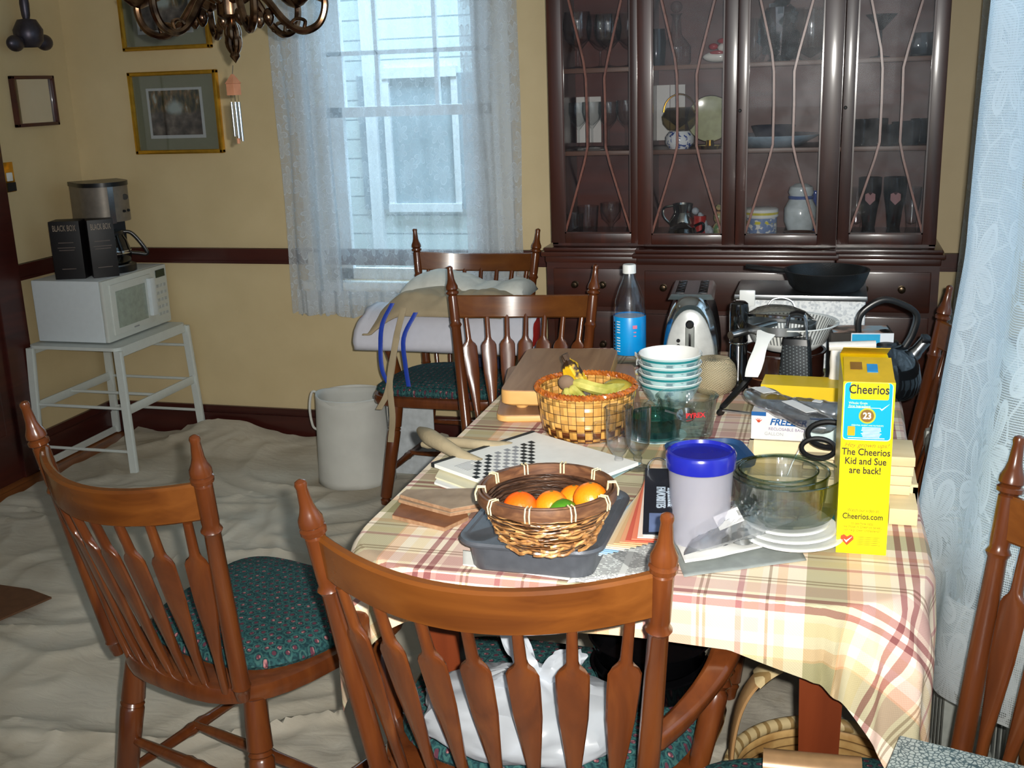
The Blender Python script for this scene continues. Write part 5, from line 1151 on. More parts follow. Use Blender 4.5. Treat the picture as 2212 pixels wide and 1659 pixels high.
ct('to see how oats,\nlike those in Cheerios cereal,\ncan help lower cholesterol!', .0062, .046, mat('olive_letter'), 'oats_lettering', y=-.0007, sx=.8)
hp = [(.0, -.010), (.010, .001), (.0095, .006), (.005, .0085), (0, .005), (-.005, .0085), (-.0095, .006), (-.010, .001)]
MB().prism(hp, 0, .0005, M=Matrix.Rotation(R(90), 3, 'X'), c=(-.022, 0, .0235)).build('red_heart', mat('red_ink', srgb(220, 70, 30), .5), cb, smooth=False)
MB().prism([(-.005, .001), (-.001, -.005), (.008, .006), (-.001, -.001)], 0, .0004, M=Matrix.Rotation(R(90), 3, 'X'), c=(-.022, -.0006, .0235)).build('heart_check', WM, cb, smooth=False)
mb = MB()
for j in range(5): mb.bb(-.008, .028-.003*(j % 2), -.0006, -.0001, .0285-j*.0032, .0290-j*.0032)
mb.build('fine_lines', mat('olive_letter'), cb, smooth=False)
# --- freezer bag box, yellow box
p = loc(1622, 950); q = loc(1812, 966); a = math.atan2(q.y-p.y, q.x-p.x)
fz = thing('freezer_bag_box', 'white box of freezer bags with blue FREEZER lettering', 'box', p, a*.5)
MB().bb(0, .235, 0, .10, 0, .062).build('carton', WPAP, fz, smooth=False)
BL2 = mat('blue_letter', srgb(20, 92, 160), .4, var=.02)
text('FREEZER', 'title_lettering', BL2, .0195, (.075, -.0006, .042), RX, fz, shear=.25, off=.0006)
text('RECLOSABLE BAGS', 'subtitle_lettering', mat('purple_grey_ink', srgb(140, 126, 160), .5), .0088, (.073, -.0006, .027), RX, fz)
text('GALLON', 'size_lettering', mat('pale_grey_ink', srgb(176, 178, 182), .5), .0098, (.047, -.0006, .016), RX, fz)
mb = MB()
for k, an in enumerate((-50, -20, 10, 40)): mb.prism([(-.0015, 0), (.0015, 0), (.0005, .009), (-.0005, .009)], 0, .0005, M=Matrix.Rotation(R(90), 3, 'X') @ Matrix.Rotation(R(an), 3, 'Z'), c=(.015, 0, .040))
mb.build('leaf_logo', mat('red_orange_ink', srgb(210, 70, 30), .5), fz, smooth=False)
MB().bb(.118, .235, -.0006, 0, .008, .050).build('pale_panel', mat('pale_panel', srgb(206, 222, 220), .4), fz, smooth=False)
MB().bb(.118, .235, -.0008, -.0001, .052, .056).build('blue_stripe', BL2, fz, smooth=False)
MB().bb(0, .03, -.0008, -.0001, .062-.008, .0625).build('blue_corner', BL2, fz, smooth=False)
p = loc(1640, 905); yb = thing('yellow_box', 'yellow carton behind the freezer bag box', 'box', (p.x, p.y+.03, TT), R(-3))
MB().bb(0, .20, 0, .09, 0, .072).build('carton', mat('deep_yellow_card', srgb(236, 196, 20), .4, var=.03), yb, smooth=False)
# --- clear packages on the boxes
def pack(name, label, pa, pb, z, r, m, lab=None, flatk=.5, sd=1):
    A, B_ = loc(*pa, z), loc(*pb, z); c = (A+B_)/2; t = thing(name, label, 'package', c); d = (B_-A)/2; L = d.length; d.normalize(); s_ = Vector((-d.y, d.x, 0))
    def f(u, v):
        a = 2*pi*u; k = v*2-1; e = (1-abs(k)**6)**.5*(1+.12*mn.noise(Vector((k*3, a, sd)))); rr = r*(.25+.75*e)
        return d*(k*L)+s_*(cos(a)*rr)+Vector((0, 0, 1))*(sin(a)*rr*flatk+.003*mn.noise(Vector((u*9, v*9, sd))))
    MB().grid(f, 26, 26).build('wrapping', m, t)
    if lab:
        for n_, k0, k1, w_ in lab:
            p0, p1 = d*(k0*L), d*(k1*L); up_ = Vector((0, -.45, .9)).normalized()
            MB().strap([p0+up_*(r*flatk+.003), p1+up_*(r*flatk+.003)], w_, .0008, s_).build(n_, WPAP, t, smooth=False)
    return t
PL = glassy('smoky_clear_plastic', (.80, .82, .86), (.5, .52, .56), 1.2, .08, .3, .30)
pack('clear_package', 'clear plastic package with white stickers lying diagonally on the freezer bag box', (1622, 845), (1792, 925), TT+.088, .036, PL, [('sticker', -.80, -.48, .030), ('price_sticker', -.02, .58, .026)])
pack('clear_package', 'second clear plastic package lying behind beside the cereal box', (1700, 872), (1828, 890), TT+.085, .032, PL, [('sticker', -.1, .2, .018)], sd=5)
A, B_ = loc(1562, 878, TT+.02), loc(1618, 818, TT+.05); kn = thing('kitchen_tongs', 'kitchen tongs with black handles left of the clear packages', 'tongs', B_)
MB().strap([A-B_, (A-B_)*.5, Vector((0, 0, 0))], [.018, .022, .018], .012, (.4, .3, 0)).build('black_grip', BLK, kn)
A2 = loc(1555, 885, TT+.012)
MB().strap([A2-B_, (loc(1620, 893, TT+.006)-B_)], [.010, .012], .004, (0, 1, 0)).build('steel_arm', STEEL, kn)
MB().tube([A2-B_+Vector((0, 0, -.004)), A2-B_+Vector((.004, -.004, -.006))], .010, 12).build('pivot', BLK, kn)
# --- wooden utensil tray, scissors
LW = mat('pale_pine', rough=.5, fn=wood_fn(srgb(214, 190, 148), srgb(228, 206, 166), srgb(238, 218, 182), (.15, 1, 1), 16))
tr = thing('wooden_tray', 'pale wooden slatted tray behind the glass bowls', 'tray', (.015, 2.03, TT))
MB().bb(-.15, .15, -.09, .10, 0, .006).build('floor_panel', LW, tr, smooth=False)
for n_, a_ in (('back_wall', (-.15, .15, .092, .10, .006, .052)), ('left_wall', (-.15, -.142, -.09, .10, .006, .052)), ('right_wall', (.142, .15, -.09, .10, .006, .040)), ('front_wall', (-.15, .15, -.09, -.082, .006, .045))):
    MB().bb(*a_).build(n_, LW, tr, smooth=False)
for k in range(3): MB().prism([(-.045, 0), (.075, 0), (.095, -.014), (.095, -.022), (-.045, -.022)], .052+.0, .058, c=(0, .02-k*.034, -k*.008)).build('cross_slat', LW, tr, smooth=False)
wb = thing('wooden_block', 'four pale wooden sticks stacked at the right side of the cereal box', 'wooden block', (.135, 1.925, TT))
for k in range(4): MB().bb(-.02, .022-.002*k, 0, .10, .030+(3-k)*.0175, .030+(3-k)*.0175+.0165, bev=.001).build('stick', LW, wb)
wb2 = thing('wooden_block', 'pale square-ended wooden block in front of the stacked sticks', 'wooden block', (.135, 1.86, TT))
MB().bb(-.02, .026, 0, .19, 0, .029, bev=.002).build('block', LW, wb2)
def ring3(c, rx, rz_, r, mb, tilt=0.2): mb.tube([(c[0]+rx*cos(a), c[1]+rz_*sin(a)*sin(tilt), c[2]+rz_*sin(a)) for a in [2*pi*i/28 for i in range(28)]], r, 8, loop=True)
ss = thing('scissors', 'black-handled scissors standing in the wooden tray', 'scissors', (.0, 2.06, TT+.06))
mb = MB(); ring3((.015, .0, .030), .040, .020, .0055, mb, .9); mb.build('upper_handle', BLK, ss); mb = MB(); ring3((-.005, -.03, .012), .030, .015, .005, mb, .9); mb.build('lower_handle', BLK, ss)
MB().strap([(-.03, .0, .02), (-.05, -.02, -.02), (-.06, -.03, -.048)], [.012, .014, .008], .002, (0, 1, 0)).build('blade', STEEL, ss)
# --- nested glass bowls and lids
RIMG = glassy('glass_rim', (.60, .72, .68), (.18, .28, .25), 1.6, .03, .5)
gc = loc(1697, 1034, TT+.100)
bkk = thing('green_book', 'dark teal hardback book under the white lids', 'book', (loc(1745, 1160).x+.0, loc(1745, 1160).y+.02, TT), R(-4))
MB().bb(-.05, .045, -.05, .08, 0, .014).build('pages', PAPER, bkk, smooth=False); MB().bb(-.052, .046, -.052, .081, .0142, .0162).bb(-.052, .046, -.052, .081, -.0002, .0012).bb(.0455, .047, -.052, .081, 0, .016).build('cover', mat('teal_book_cloth', srgb(22, 96, 108), .5), bkk, smooth=False)
for i, (dx, dy, r_) in enumerate(((.018, -.036, .083), (.012, -.026, .076), (.006, -.014, .068))):
    o = thing('plastic_lid', ('largest and lowest', 'middle', 'smallest and uppermost')[i]+' round white plastic lid under the glass bowls', 'lid', (gc.x+dx*.8, gc.y+dy*.8, TT+.0175+i*.0062), group='white plastic lids')
    MB().lathe([(0, .0), (r_-.003, 0), (r_, .002), (r_, .0055), (r_-.004, .006), (r_-.007, .0045), (0, .0045)], 44).build('lid', WHP, o)
for i, (r_, h_, z_) in enumerate(((.090, .074, .0365), (.076, .064, .0475), (.064, .055, .0575))):
    o = thing('glass_bowl', ('largest outer', 'middle', 'smallest inner')[i]+' clear glass bowl of the nested set', 'bowl', (gc.x-.006*i, gc.y+.004*i, TT+z_-.0), group='nested glass bowls')
    MB().lathe([(0, 0), (r_*.72, 0), (r_*.86, .006), (r_*.93, .02), (r_*.985, h_-.003), (r_*1.01, h_), (r_*.99, h_+.002), (r_*.96, h_-.001), (r_*.90, .02), (r_*.8, .008), (0, .005)], 48, cap=False).build('bowl', GLASS2, o)
    MB().tube([(r_*1.0*cos(a), r_*1.0*sin(a), h_+.001) for a in [2*pi*i/56 for i in range(56)]], .0016, 6, loop=True).build('rim', RIMG, o)
# --- measuring cups and glasses
p = loc(1480, 950); mc = thing('measuring_cup', 'large clear glass measuring jug with red markings', 'measuring cup', (p.x, p.y+.03, TT), R(0))
MB().lathe([(0, 0), (.048, 0), (.054, .006), (.062, .085), (.066, .090), (.062, .091), (.058, .084), (.050, .01), (0, .006)], 44, cap=False).build('cup', GLASS2, mc)
MB().strap(curve([(-.058, -.010, .075), (-.082, -.016, .072), (-.086, -.018, .045), (-.078, -.016, .022), (-.054, -.010, .022)], 5), .014, .010, (0.2, 1, 0)).build('handle', GLASS, mc)
RDI = mat('red_enamel_print', srgb(206, 40, 48), .4, var=.02)
text('PYREX', 'red_lettering', RDI, .014, (.024, -.0540, .062), (R(84), 0, R(22)), mc, off=.0005)
mc2 = thing('measuring_cup', 'smaller clear glass measuring cup nested in the larger one', 'measuring cup', (mc.location.x+.004, mc.location.y+.004, TT+.022), R(10))
MB().lathe([(0, 0), (.036, 0), (.042, .006), (.047, .062), (.050, .066), (.047, .067), (.044, .061), (.038, .01), (0, .006)], 36, cap=False).build('cup', GLASS, mc2)
MB().strap(curve([(-.044, -.010, .056), (-.062, -.014, .054), (-.064, -.016, .034), (-.042, -.010, .020)], 5), .011, .008, (0.2, 1, 0)).build('handle', GLASS, mc2)
sp2 = thing('coffee_scoop', 'shiny steel scoop resting in the measuring cups', 'scoop', (mc.location.x+.004, mc.location.y-.045, TT+.058)); sp2.rotation_euler = (R(25), 0, 0)
MB().lathe([(0, -.012), (.012, -.010), (.020, .0), (.022, .004), (.020, .004), (.011, -.008), (0, -.010)], 24, cap=False).build('bowl', CHROME, sp2); MB().strap([(-.02, 0, .003), (-.045, .004, .008)], .006, .002, (0, 1, 0)).strap([(.02, 0, .003), (.045, .006, .010)], .006, .002, (0, 1, 0)).build('arm', CHROME, sp2)
IR = [(0, 0), (.023, 0), (.024, .003), (.010, .008), (.007, .016), (.009, .022), (.007, .028), (.014, .036), (.023, .052), (.0255, .075), (.0265, .128), (.0252, .128), (.0242, .075), (.0215, .053), (.012, .040), (0, .038)]
for i, (x, y) in enumerate(((1337, 1014), (1378, 1012))):
    p = loc(x, y); o = thing('footed_glass', ('left', 'right')[i]+' one of two clear footed glasses right of the bamboo basket', 'glass', p, R(20), group='footed glasses')
    MB().lathe(IR, 32, cap=False).build('glass', glassy('glass_footed', (.97, .97, .98), (.45, .50, .52), 1.3, .02, .5), o)
    MB().tube([(.0262*cos(a), .0262*sin(a), .128) for a in [2*pi*i/32 for i in range(32)]], .0008, 5, loop=True).build('rim', GLASS, o)
    if i == 0: MB().tube(curve([(-.0265, 0, .10), (-.046, 0, .098), (-.048, 0, .07), (-.026, 0, .058)], 5), .0032, 8).build('handle', GLASS, o)
# --- clear bag with fittings
p = loc(1606, 1176); cbg = thing('clear_bag', 'crumpled clear plastic bag of small fittings with a white barcode tag', 'bag', (p.x, p.y, TT+.012)); cbg.scale = (1, 1, 1.25)
def cbf(sgn):
    def f(u, v):
        a, b = u*2-1, v*2-1; h = max(0, (1-a**4)*(1-b**4)); w_ = lerp(.055, .040, u)
        return Vector((a*.085+.005*mn.noise(Vector((v*4, 1, 2))), b*w_+a*.045, sgn*(.020+.012*mn.noise(Vector((u*4, v*4, sgn*3)))+.012*abs(mn.noise(Vector((u*11, v*11, 4)))))*h+.016+.012*a))
    return f
MB().grid(cbf(1), 40, 30).grid(cbf(-.6), 30, 20).build('bag', glassy('crinkled_clear_plastic', (.86, .87, .88), (.6, .62, .65), 1.6, .08, .4, .22), cbg)
MB().box((-.022, -.034, .036), (.042, .026, .0008), M=Matrix.Rotation(R(30), 3, 'X') @ Matrix.Rotation(R(30), 3, 'Z')).build('white_tag', WPAP, cbg, smooth=False)
mb = MB()
for i in range(6): mb.box((-.008+.0018*i, -.026, .0425+.0003*i), (.0008, .010, .0006), M=Matrix.Rotation(R(30), 3, 'X') @ Matrix.Rotation(R(30), 3, 'Z'))
mb.build('barcode', INK, cbg, smooth=False)
MB().lathe([(0, 0), (.018, 0), (.018, .008), (.008, .010), (.008, .016), (0, .017)], 20, c=(.0, -.020, .002)).build('metal_fitting', STEEL, cbg)
MB().lathe([(0, 0), (.014, 0), (.014, .010), (0, .012)], 16, c=(-.035, -.028, .0)).build('grey_fitting', mat('dark_grey_metal', srgb(90, 92, 96), .35, metal=.7), cbg)
# --- beige rolled cloth at the table edge
BCL = mat('beige_work_canvas', srgb(158, 144, 116), .9, var=.1, vs=30, bump=.5, bs=90)
pts = [loc(x, y, z) for x, y, z in ((908, 930, TT+.012), (930, 945, TT+.03), (960, 962, TT+.03), (1000, 985, TT+.02), (1040, 1000, TT+.012))]
c0 = pts[2]; rl = thing('beige_work_cloth', 'rolled beige canvas cloth at the left edge of the table', 'cloth', c0)
MB().tube(curve([p-c0 for p in pts], 6), [.009+.009*sin(pi*min(1, i/14)) if i < 8 else .017-.0005*(i-8) for i in range(25)], 14).build('roll', BCL, rl)
pts2 = [loc(x, y, z) for x, y, z in ((912, 960, TT+.004), (975, 955, TT+.018), (1050, 962, TT+.018), (1110, 965, TT+.010))]
MB().tube(curve([p-c0 for p in pts2], 5), [.006]+[.011]*14+[.008], 10).build('fold', BCL, rl)
# ------------------------------------------------------------------ pictures, mirror and fittings on the walls
MATB = mat('sage_mat_board', srgb(120, 124, 104), .8, var=.03)
def land_fn(g):
    x, y, z = g.sep(g.co()); n = g.noise(22, 5); n2 = g.noise(60, 4, g.scale(g.co(), (1, 1, .4)))
    tree = g.ramp(n2, [(.35, srgb(38, 44, 34)), (.5, srgb(84, 80, 54)), (.6, srgb(122, 96, 60)), (.7, srgb(150, 160, 150))])
    ground = g.ramp(n, [(.35, srgb(52, 48, 44)), (.55, srgb(92, 86, 78)), (.7, srgb(128, 120, 108))])
    c = g.mix(g.ss(z+(n-.5)*.06, -.01, .02), ground, tree); gap = (1-g.ss((x*x+(z-.02)*(z-.02)*1.5).pow(.5)+(n-.5)*.05, .015, .05))
    return {'Base Color': g.mix(gap*.9, c, srgb(160, 174, 172)), 'Roughness': .6}
LAND = mat('landscape_print', fn=land_fn)
WMAT = mat('pale_inner_mat', srgb(178, 184, 186), .8, var=.02)
PGL = glassy('picture_glass', (.98, .98, .98), (.9, .9, .9), .8, .03, .2)
def picture(label, x0, x1, z0, z1, tilt=.0):
    cx, cz, w_, h_ = (x0+x1)/2, (z0+z1)/2, x1-x0, z1-z0
    t = thing('framed_picture', label, 'picture', (cx, YB-.012, cz), 0, 'pair of gold framed landscape prints')
    mb = MB(); f = .017
    for a, b, c_, d_ in ((-w_/2, w_/2, h_/2-f, h_/2), (-w_/2, w_/2, -h_/2, -h_/2+f), (-w_/2, -w_/2+f, -h_/2, h_/2), (w_/2-f, w_/2, -h_/2, h_/2)): mb.bb(a, b, -.014, .011, c_, d_, bev=.004)
    mb.build('gold_frame', GOLD, t)
    MB().bb(-w_/2+f-.002, w_/2-f+.002, -.001, .008, -h_/2+f-.002, h_/2-f+.002).build('mat_board', MATB, t, smooth=False)
    MB().bb(-w_*.315, w_*.315, -.003, -.0012, -h_*.31, h_*.30).build('inner_mat', WMAT, t, smooth=False)
    MB().bb(-w_*.285, w_*.285, -.0045, -.0032, -h_*.27, h_*.27).build('landscape_print', LAND, t, smooth=False)
    MB().bb(-w_/2+f-.002, w_/2-f+.002, -.0085, -.0075, -h_/2+f-.002, h_/2-f+.002).build('glass', PGL, t, smooth=False)
picture('lower gold framed landscape print on the back wall', -2.855, -2.44, 1.252, 1.588)
picture('upper gold framed landscape print cut by the top edge, behind the chandelier', -2.86, -2.45, 1.672, 2.01)
t = thing('wall_mirror', 'small dark wood framed mirror on the left wall', 'mirror', (XL+.012, 3.998, 1.487))
mb = MB(); hy, hz, f = .128, .100, .014
for a, b, c_, d_ in ((-hy, hy, hz-f, hz), (-hy, hy, -hz, -hz+f), (-hy, -hy+f, -hz, hz), (hy-f, hy, -hz, hz)): mb.bb(-.011, .010, a, b, c_, d_, bev=.003)
mb.build('wood_frame', TRIM, t)
MB().bb(-.010, -.002, -hy+f-.001, hy-f+.001, -hz+f-.001, hz-f+.001).build('mirror_glass', mat('mirror_silver', srgb(215, 218, 220), .02, metal=1, var=0), t, smooth=False)
t = thing('wall_ornament', 'dark pewter three-bowled ornament hanging at top left of the left wall', 'ornament', (XL+.06, 3.955, 1.695)); t.scale = (1.2, 1.2, 1.1)
MB().lathe([(.006, .215), (.012, .19), (.016, .15), (.014, .11), (.008, .085), (0, .083)], 14).build('stem', PEWT, t)
MB().lathe([(0, .10), (.03, .095), (.048, .06), (.045, .02), (.03, 0), (.028, .002), (.04, .022), (.042, .06), (.025, .09), (0, .095)], 24, sy=1.0).build('bell_cup', PEWT, t)
for i, (dy, dz) in enumerate(((-.070, .012), (.075, .018))): MB().sphere((.0, dy, dz), .036, 18, 12, (.6, 1, .8)).build('side_bowl', PEWT, t)
t = thing('switch_plate', 'brass switch plate with white toggle at the left edge, lower part dark', 'switch', (XL, 3.79, 1.195))
MB().bb(0, .006, -.045, .030, -.055, .062, bev=.002).build('plate', BRASS, t)
MB().bb(.006, .012, -.018, .014, -.012, .022, bev=.003).build('toggle_cover', WHP, t); MB().bb(.005, .010, -.02, .028, -.052, -.018).build('dark_insert', BLKM, t, smooth=False)
# ------------------------------------------------------------------ chandelier and chime
CHX_, CHY_ = -1.358, 2.45
ch = thing('chandelier', 'antique bronze chandelier with scrolled arms hanging at top left', 'chandelier', (CHX_, CHY_, 1.57))
MB().lathe([(0, -.008), (.006, 0), (.012, .008), (.010, .016), (.005, .022), (.011, .032), (.007, .04), (.009, .055), (.007, .07), (.014, .078), (.010, .086), (.026, .094), (.032, .10), (.032, .135), (.026, .142), (.014, .15), (.010, .20), (.02, .25), (.012, .30), (.010, .98), (0, .98)], 24).build('column', BRONZE, ch)
mb = MB()
for k in range(6):
    a = k*pi/3+.3
    for q in range(2): mb.tube([((.007+.008*sin(s*3))*cos(a+q*.4), (.007+.008*sin(s*3))*sin(a+q*.4), .012+s*.055+q*.02) for s in [i/6 for i in range(7)]], [.002+.004*sin(pi*i/6) for i in range(7)], 6)
mb.build('leaf_scrolls', BRONZE, ch)
for k in range(6):
    a = R(12)+k*pi/3; ca_, sa = cos(a), sin(a)
    P_ = lambda r, z: Vector((r*ca_, r*sa, z))
    MB().tube(curve([P_(.030, .118), P_(.060, .132), (P_(.085, .118)), P_(.125, .068), P_(.165, .045), P_(.205, .060), P_(.222, .10), P_(.215, .14)], 6), [.010]*8+[.0088]*34+[.007], 8).build('arm', BRONZE, ch).location = (0, 0, .014)
    MB().tube(curve([P_(.130, .066), P_(.150, .085), P_(.172, .082), P_(.170, .066)], 5), .0045, 6).build('scroll', BRONZE, ch)
    MB().lathe([(.003, -.02), (.010, -.012), (.014, .0), (.010, .015), (.004, .02)], 10, c=tuple(P_(.088, .092))).build('drop_leaf', BRONZE, ch)
    MB().lathe([(0, .12), (.02, .128), (.036, .142), (.038, .146), (.02, .14), (.013, .142), (.013, .20), (0, .20)], 18, c=(.215*ca_, .215*sa, 0)).build('candle_cup', BRONZE, ch)
wc = thing('wind_chime', 'small wind chime with terracotta birdhouse top and silver tubes hanging under the chandelier', 'wind chime', (-1.370, CHY_, 1.49))
MB().lathe([(0, .0), (.0165, 0), (.0165, .026), (.019, .027), (.003, .048), (0, .048)], 4, rz=R(30)).build('birdhouse', mat('terracotta', srgb(178, 122, 92), .7, var=.12), wc, smooth=False)
MB().tube([(0, 0, .046), (0.004, 0, .068)], .0008, 5).build('hanging_wire', BLKM, wc)
for i, (x, y) in enumerate(((-.007, -.004), (.004, -.006), (-.002, .007), (.008, .004))):
    MB().tube([(x, y, 0), (x, y, -.016)], .0004, 4).build('string', BLKM, wc)
    MB().tube([(x, y, -.016), (x+.001, y, -.095-.004*i)], .0034, 10).build('chime_tube', CHROME, wc)
MB().tube([(0, 0, -.10), (0, 0, -.112)], .004, 8).build('clapper', mat('terracotta'), wc)
# ------------------------------------------------------------------ stand, microwave, coffee maker, black boxes
GWH = mat('grey_white_metal', srgb(206, 212, 208), .4, var=.03)
st = thing('metal_stand', 'pale painted metal stand in the corner under the microwave', 'stand', (-2.90, 3.955, 0))
sx_, sy_ = .205, .245
MB().prism(rrect(.425, .50, .03, 5), .520, .533, c=(0, -.005, 0)).build('top_panel', GWH, st, smooth=False)
tp_ = {}
for sx in (-1, 1):
    for sy in (-1, 1):
        a, b = Vector((sx*(sx_+.02), sy*(sy_+.02), .006)), Vector((sx*sx_, sy*sy_, .52)); tp_[(sx, sy)] = (a, b)
        MB().strap([a, b], .034, .022, (1, 0, 0)).build('leg', GWH, st)
def on(sx, sy, z): a, b = tp_[(sx, sy)]; return a.lerp(b, (z-.006)/.514)
for sx in (-1, 1):
    MB().strap([on(sx, -1, .507), on(sx, 1, .507)], .030, .012, (0, 0, 1)).build('top_rail', GWH, st)
    MB().strap([on(sx, -1, .275), on(sx, 1, .275)], .036, .010, (0, 0, 1)).build('side_rail', GWH, st)
MB().strap([on(-1, -1, .02), on(-1, 1, .02)], .03, .010, (0, 0, 1)).build('foot_rail', GWH, st)
for sy, z in ((-1, .285), (1, .43), (1, .275), (-1, .105), (1, .13), (0, .28)):
    pa, pb = (on(-1, sy, z), on(1, sy, z)) if sy else (on(-1, -1, z).lerp(on(-1, 1, z), .45), on(1, -1, z).lerp(on(1, 1, z), .45))
    MB().tube([pa, pb], .0065, 8).build('cross_rod', GWH, st)
mw = thing('microwave', 'white microwave oven on the metal stand', 'microwave', (-2.925, 3.98, .533))
MWW = mat('microwave_white', srgb(214, 222, 226), .4, var=.02)
MB().bb(-.170, .145, -.225, .225, .006, .257, bev=.006).build('case', MWW, mw)
MB().bb(.145, .165, -.225, .225, .006, .257, bev=.008).build('front_frame', mat('microwave_front', srgb(206, 210, 204), .4, var=.02), mw)
MB().bb(.163, .172, -.190, .098, .030, .235, bev=.004).build('door', mat('microwave_front'), mw)
MB().bb(.1715, .1735, -.160, .045, .055, .205, bev=.001).build('door_window', mat('grey_green_window', srgb(150, 162, 152), .2), mw)
MB().bb(.170, .190, .060, .098, .060, .220, bev=.006).build('handle', MWW, mw)
MB().bb(.164, .168, .140, .205, .208, .240).build('display', mat('dark_green_display', srgb(20, 44, 28), .15), mw, smooth=False)
for r_ in range(5):
    for c_ in range(3): MB().bb(.164, .1665, .135+c_*.026, .153+c_*.026, .045+r_*.030, .058+r_*.030, bev=.001).build('button', mat('button_grey', srgb(176, 182, 182), .5), mw)
MB().bb(.172, .1728, -.06, -.025, .036, .042).build('brand_mark', mat('grey_ink', srgb(120, 122, 126), .6), mw, smooth=False)
cm = thing('coffee_maker', 'silver and black drip coffee maker on the microwave', 'coffee maker', (-2.880, 4.00, .791), R(52)); cm.scale = (1.14, 1.14, 1.02) 
CMS = mat('coffee_silver', srgb(120, 112, 102), .4, metal=.3)
def dsh(w_, d0, d1, n=14): return [(-w_, d1), (-w_, 0)]+[(w_*-cos(pi*i/n)*1.0, -d0*sin(pi*i/n)) for i in range(1, n)]+[(w_, 0), (w_, d1)]
MB().prism(dsh(.086, .085, .11), .205, .345).build('brew_housing', CMS, cm)
MB().prism(dsh(.089, .088, .112), .345, .362).build('lid', BLK, cm)
MB().prism([(-.010, -.004), (.010, -.004), (.010, .004), (-.010, .004)], .20, .345, c=(0, -.085, 0)).build('chrome_strip', CHROME, cm)
MB().bb(-.075, .075, .03, .11, .02, .21).build('rear_column', BLK, cm, smooth=False)
MB().prism(dsh(.086, .085, .11), 0, .025).build('base', BLK, cm); MB().prism(dsh(.07, .07, 0), .025, .029).build('warming_plate', STEEL, cm)
MB().lathe([(0, .03), (.058, .03), (.068, .05), (.070, .08), (.058, .125), (.048, .145), (.05, .155)], 32, c=(0, -.015, 0), cap=False).build('glass_jug', glassy('jug_glass', (.4, .42, .44), (.1, .1, .12), 1.), cm)
MB().lathe([(.0702, .075), (.0715, .078), (.0702, .088)], 32, c=(0, -.015, 0), cap=False).build('jug_band', CHROME, cm)
MB().lathe([(0, .165), (.045, .165), (.052, .155), (.052, .150), (0, .15)], 28, c=(0, -.015, 0)).build('jug_lid', BLK, cm)
MB().strap(curve([(.045, -.02, .158), (.075, -.03, .150), (.105, -.045, .10), (.118, -.05, .062), (.09, -.038, .066), (.066, -.028, .070)], 5), .020, .012, (.4, 1, 0)).build('jug_handle', BLK, cm)
for i, (x, z) in enumerate(((.045, .245), (.065, .245))): MB().turn((x, -.085*(1-(x/.086)**2)**.5-.001, z), (x*1.02, -.085*(1-(x/.086)**2)**.5-.006, z), [(0, .006), (1, .005)], 12).build('button', BLK, cm)
MB().turn((.055, -.064, .300), (.056, -.068, .300), [(0, .012), (1, .012)], 16).build('badge', mat('dark_badge', srgb(60, 56, 52), .4), cm)
BXM = mat('black_wine_box', srgb(12, 8, 10), .5, var=.25, vs=30)
for i, (x, y, rz_, w_, lb) in enumerate(((-2.945, 3.835, R(18), .12, 'black wine carton with pale lettering, left of the pair on the microwave'), (-2.835, 3.885, R(42), .10, 'black wine carton beside the coffee jug, right of the pair on the microwave'))):
    b = thing('wine_carton', lb, 'carton', (x, y, .791), rz_, group='black wine cartons')
    MB().bb(-w_/2, w_/2, -.045, .045, 0, .232, bev=.002).build('carton', BXM, b)
    text('BLACK BOX', 'title_lettering', mat('beige_ink', srgb(140, 124, 108), .5), .034, (0, -.0456, .203), RX, b, sx=w_/.12*.50, off=.0002)
    mb = MB()
    for z, q in ((.145, .03), (.125, .035), (.115, .03), (.04, .028)): mb.bb(-q, q, -.0458, -.0451, z, z+.003)
    mb.build('small_print', mat('dull_print', srgb(96, 84, 78), .6), b, smooth=False)
# ------------------------------------------------------------------ canvas bag
cbx, cby = -1.745, 3.80
bg_ = thing('canvas_bucket_bag', 'pale grey canvas bucket bag standing on the drop cloth by the chair', 'bag', (cbx, cby, .012))
def bgf(k=1.0):
    def f(u, v):
        a = 2*pi*u; r = (.150-.012*v)*k+.006*mn.noise(Vector((cos(a)*2, sin(a)*2, v*2)))
        return Vector((r*cos(a), r*sin(a)*.92, .005+.345*v+.010*sin(a*2+1)*v))
    return f
MB().grid(bgf(), 48, 14, uv=lambda u, v: (u, v)).build('wall', BAGC, bg_, solid=.006); MB().lathe([(0, .004), (.145, .004), (.145, .012), (0, .012)], 40, sy=.92).build('bottom', BAGC, bg_)
MB().lathe([(.139, .332), (.142, .350), (.137, .352)], 48, sy=.92, cap=False).build('hem', BAGC, bg_)
MB().tube(curve([(-.138, .02, .33), (-.165, .0, .35), (-.172, -.02, .29), (-.165, -.02, .22), (-.152, -.01, .20)], 5), .005, 8).build('handle', BAGC, bg_)
MB().strap(curve([(.139, .0, .33), (.16, .01, .37), (.15, .04, .40), (.12, .06, .345)], 5), .025, .005, (0, 1, 0)).build('handle', BAGC, bg_)
mb = MB().box((0, 0, 0), (.006, .20, .34)); o = mb.build('white_board', mat('white_board', srgb(190, 196, 200), .6), loc=(-1.545, 3.88, .19), rot=(0, 0, R(90)), smooth=False); tag(o, 'pale white board standing on the floor behind the canvas bag, right side', 'board')
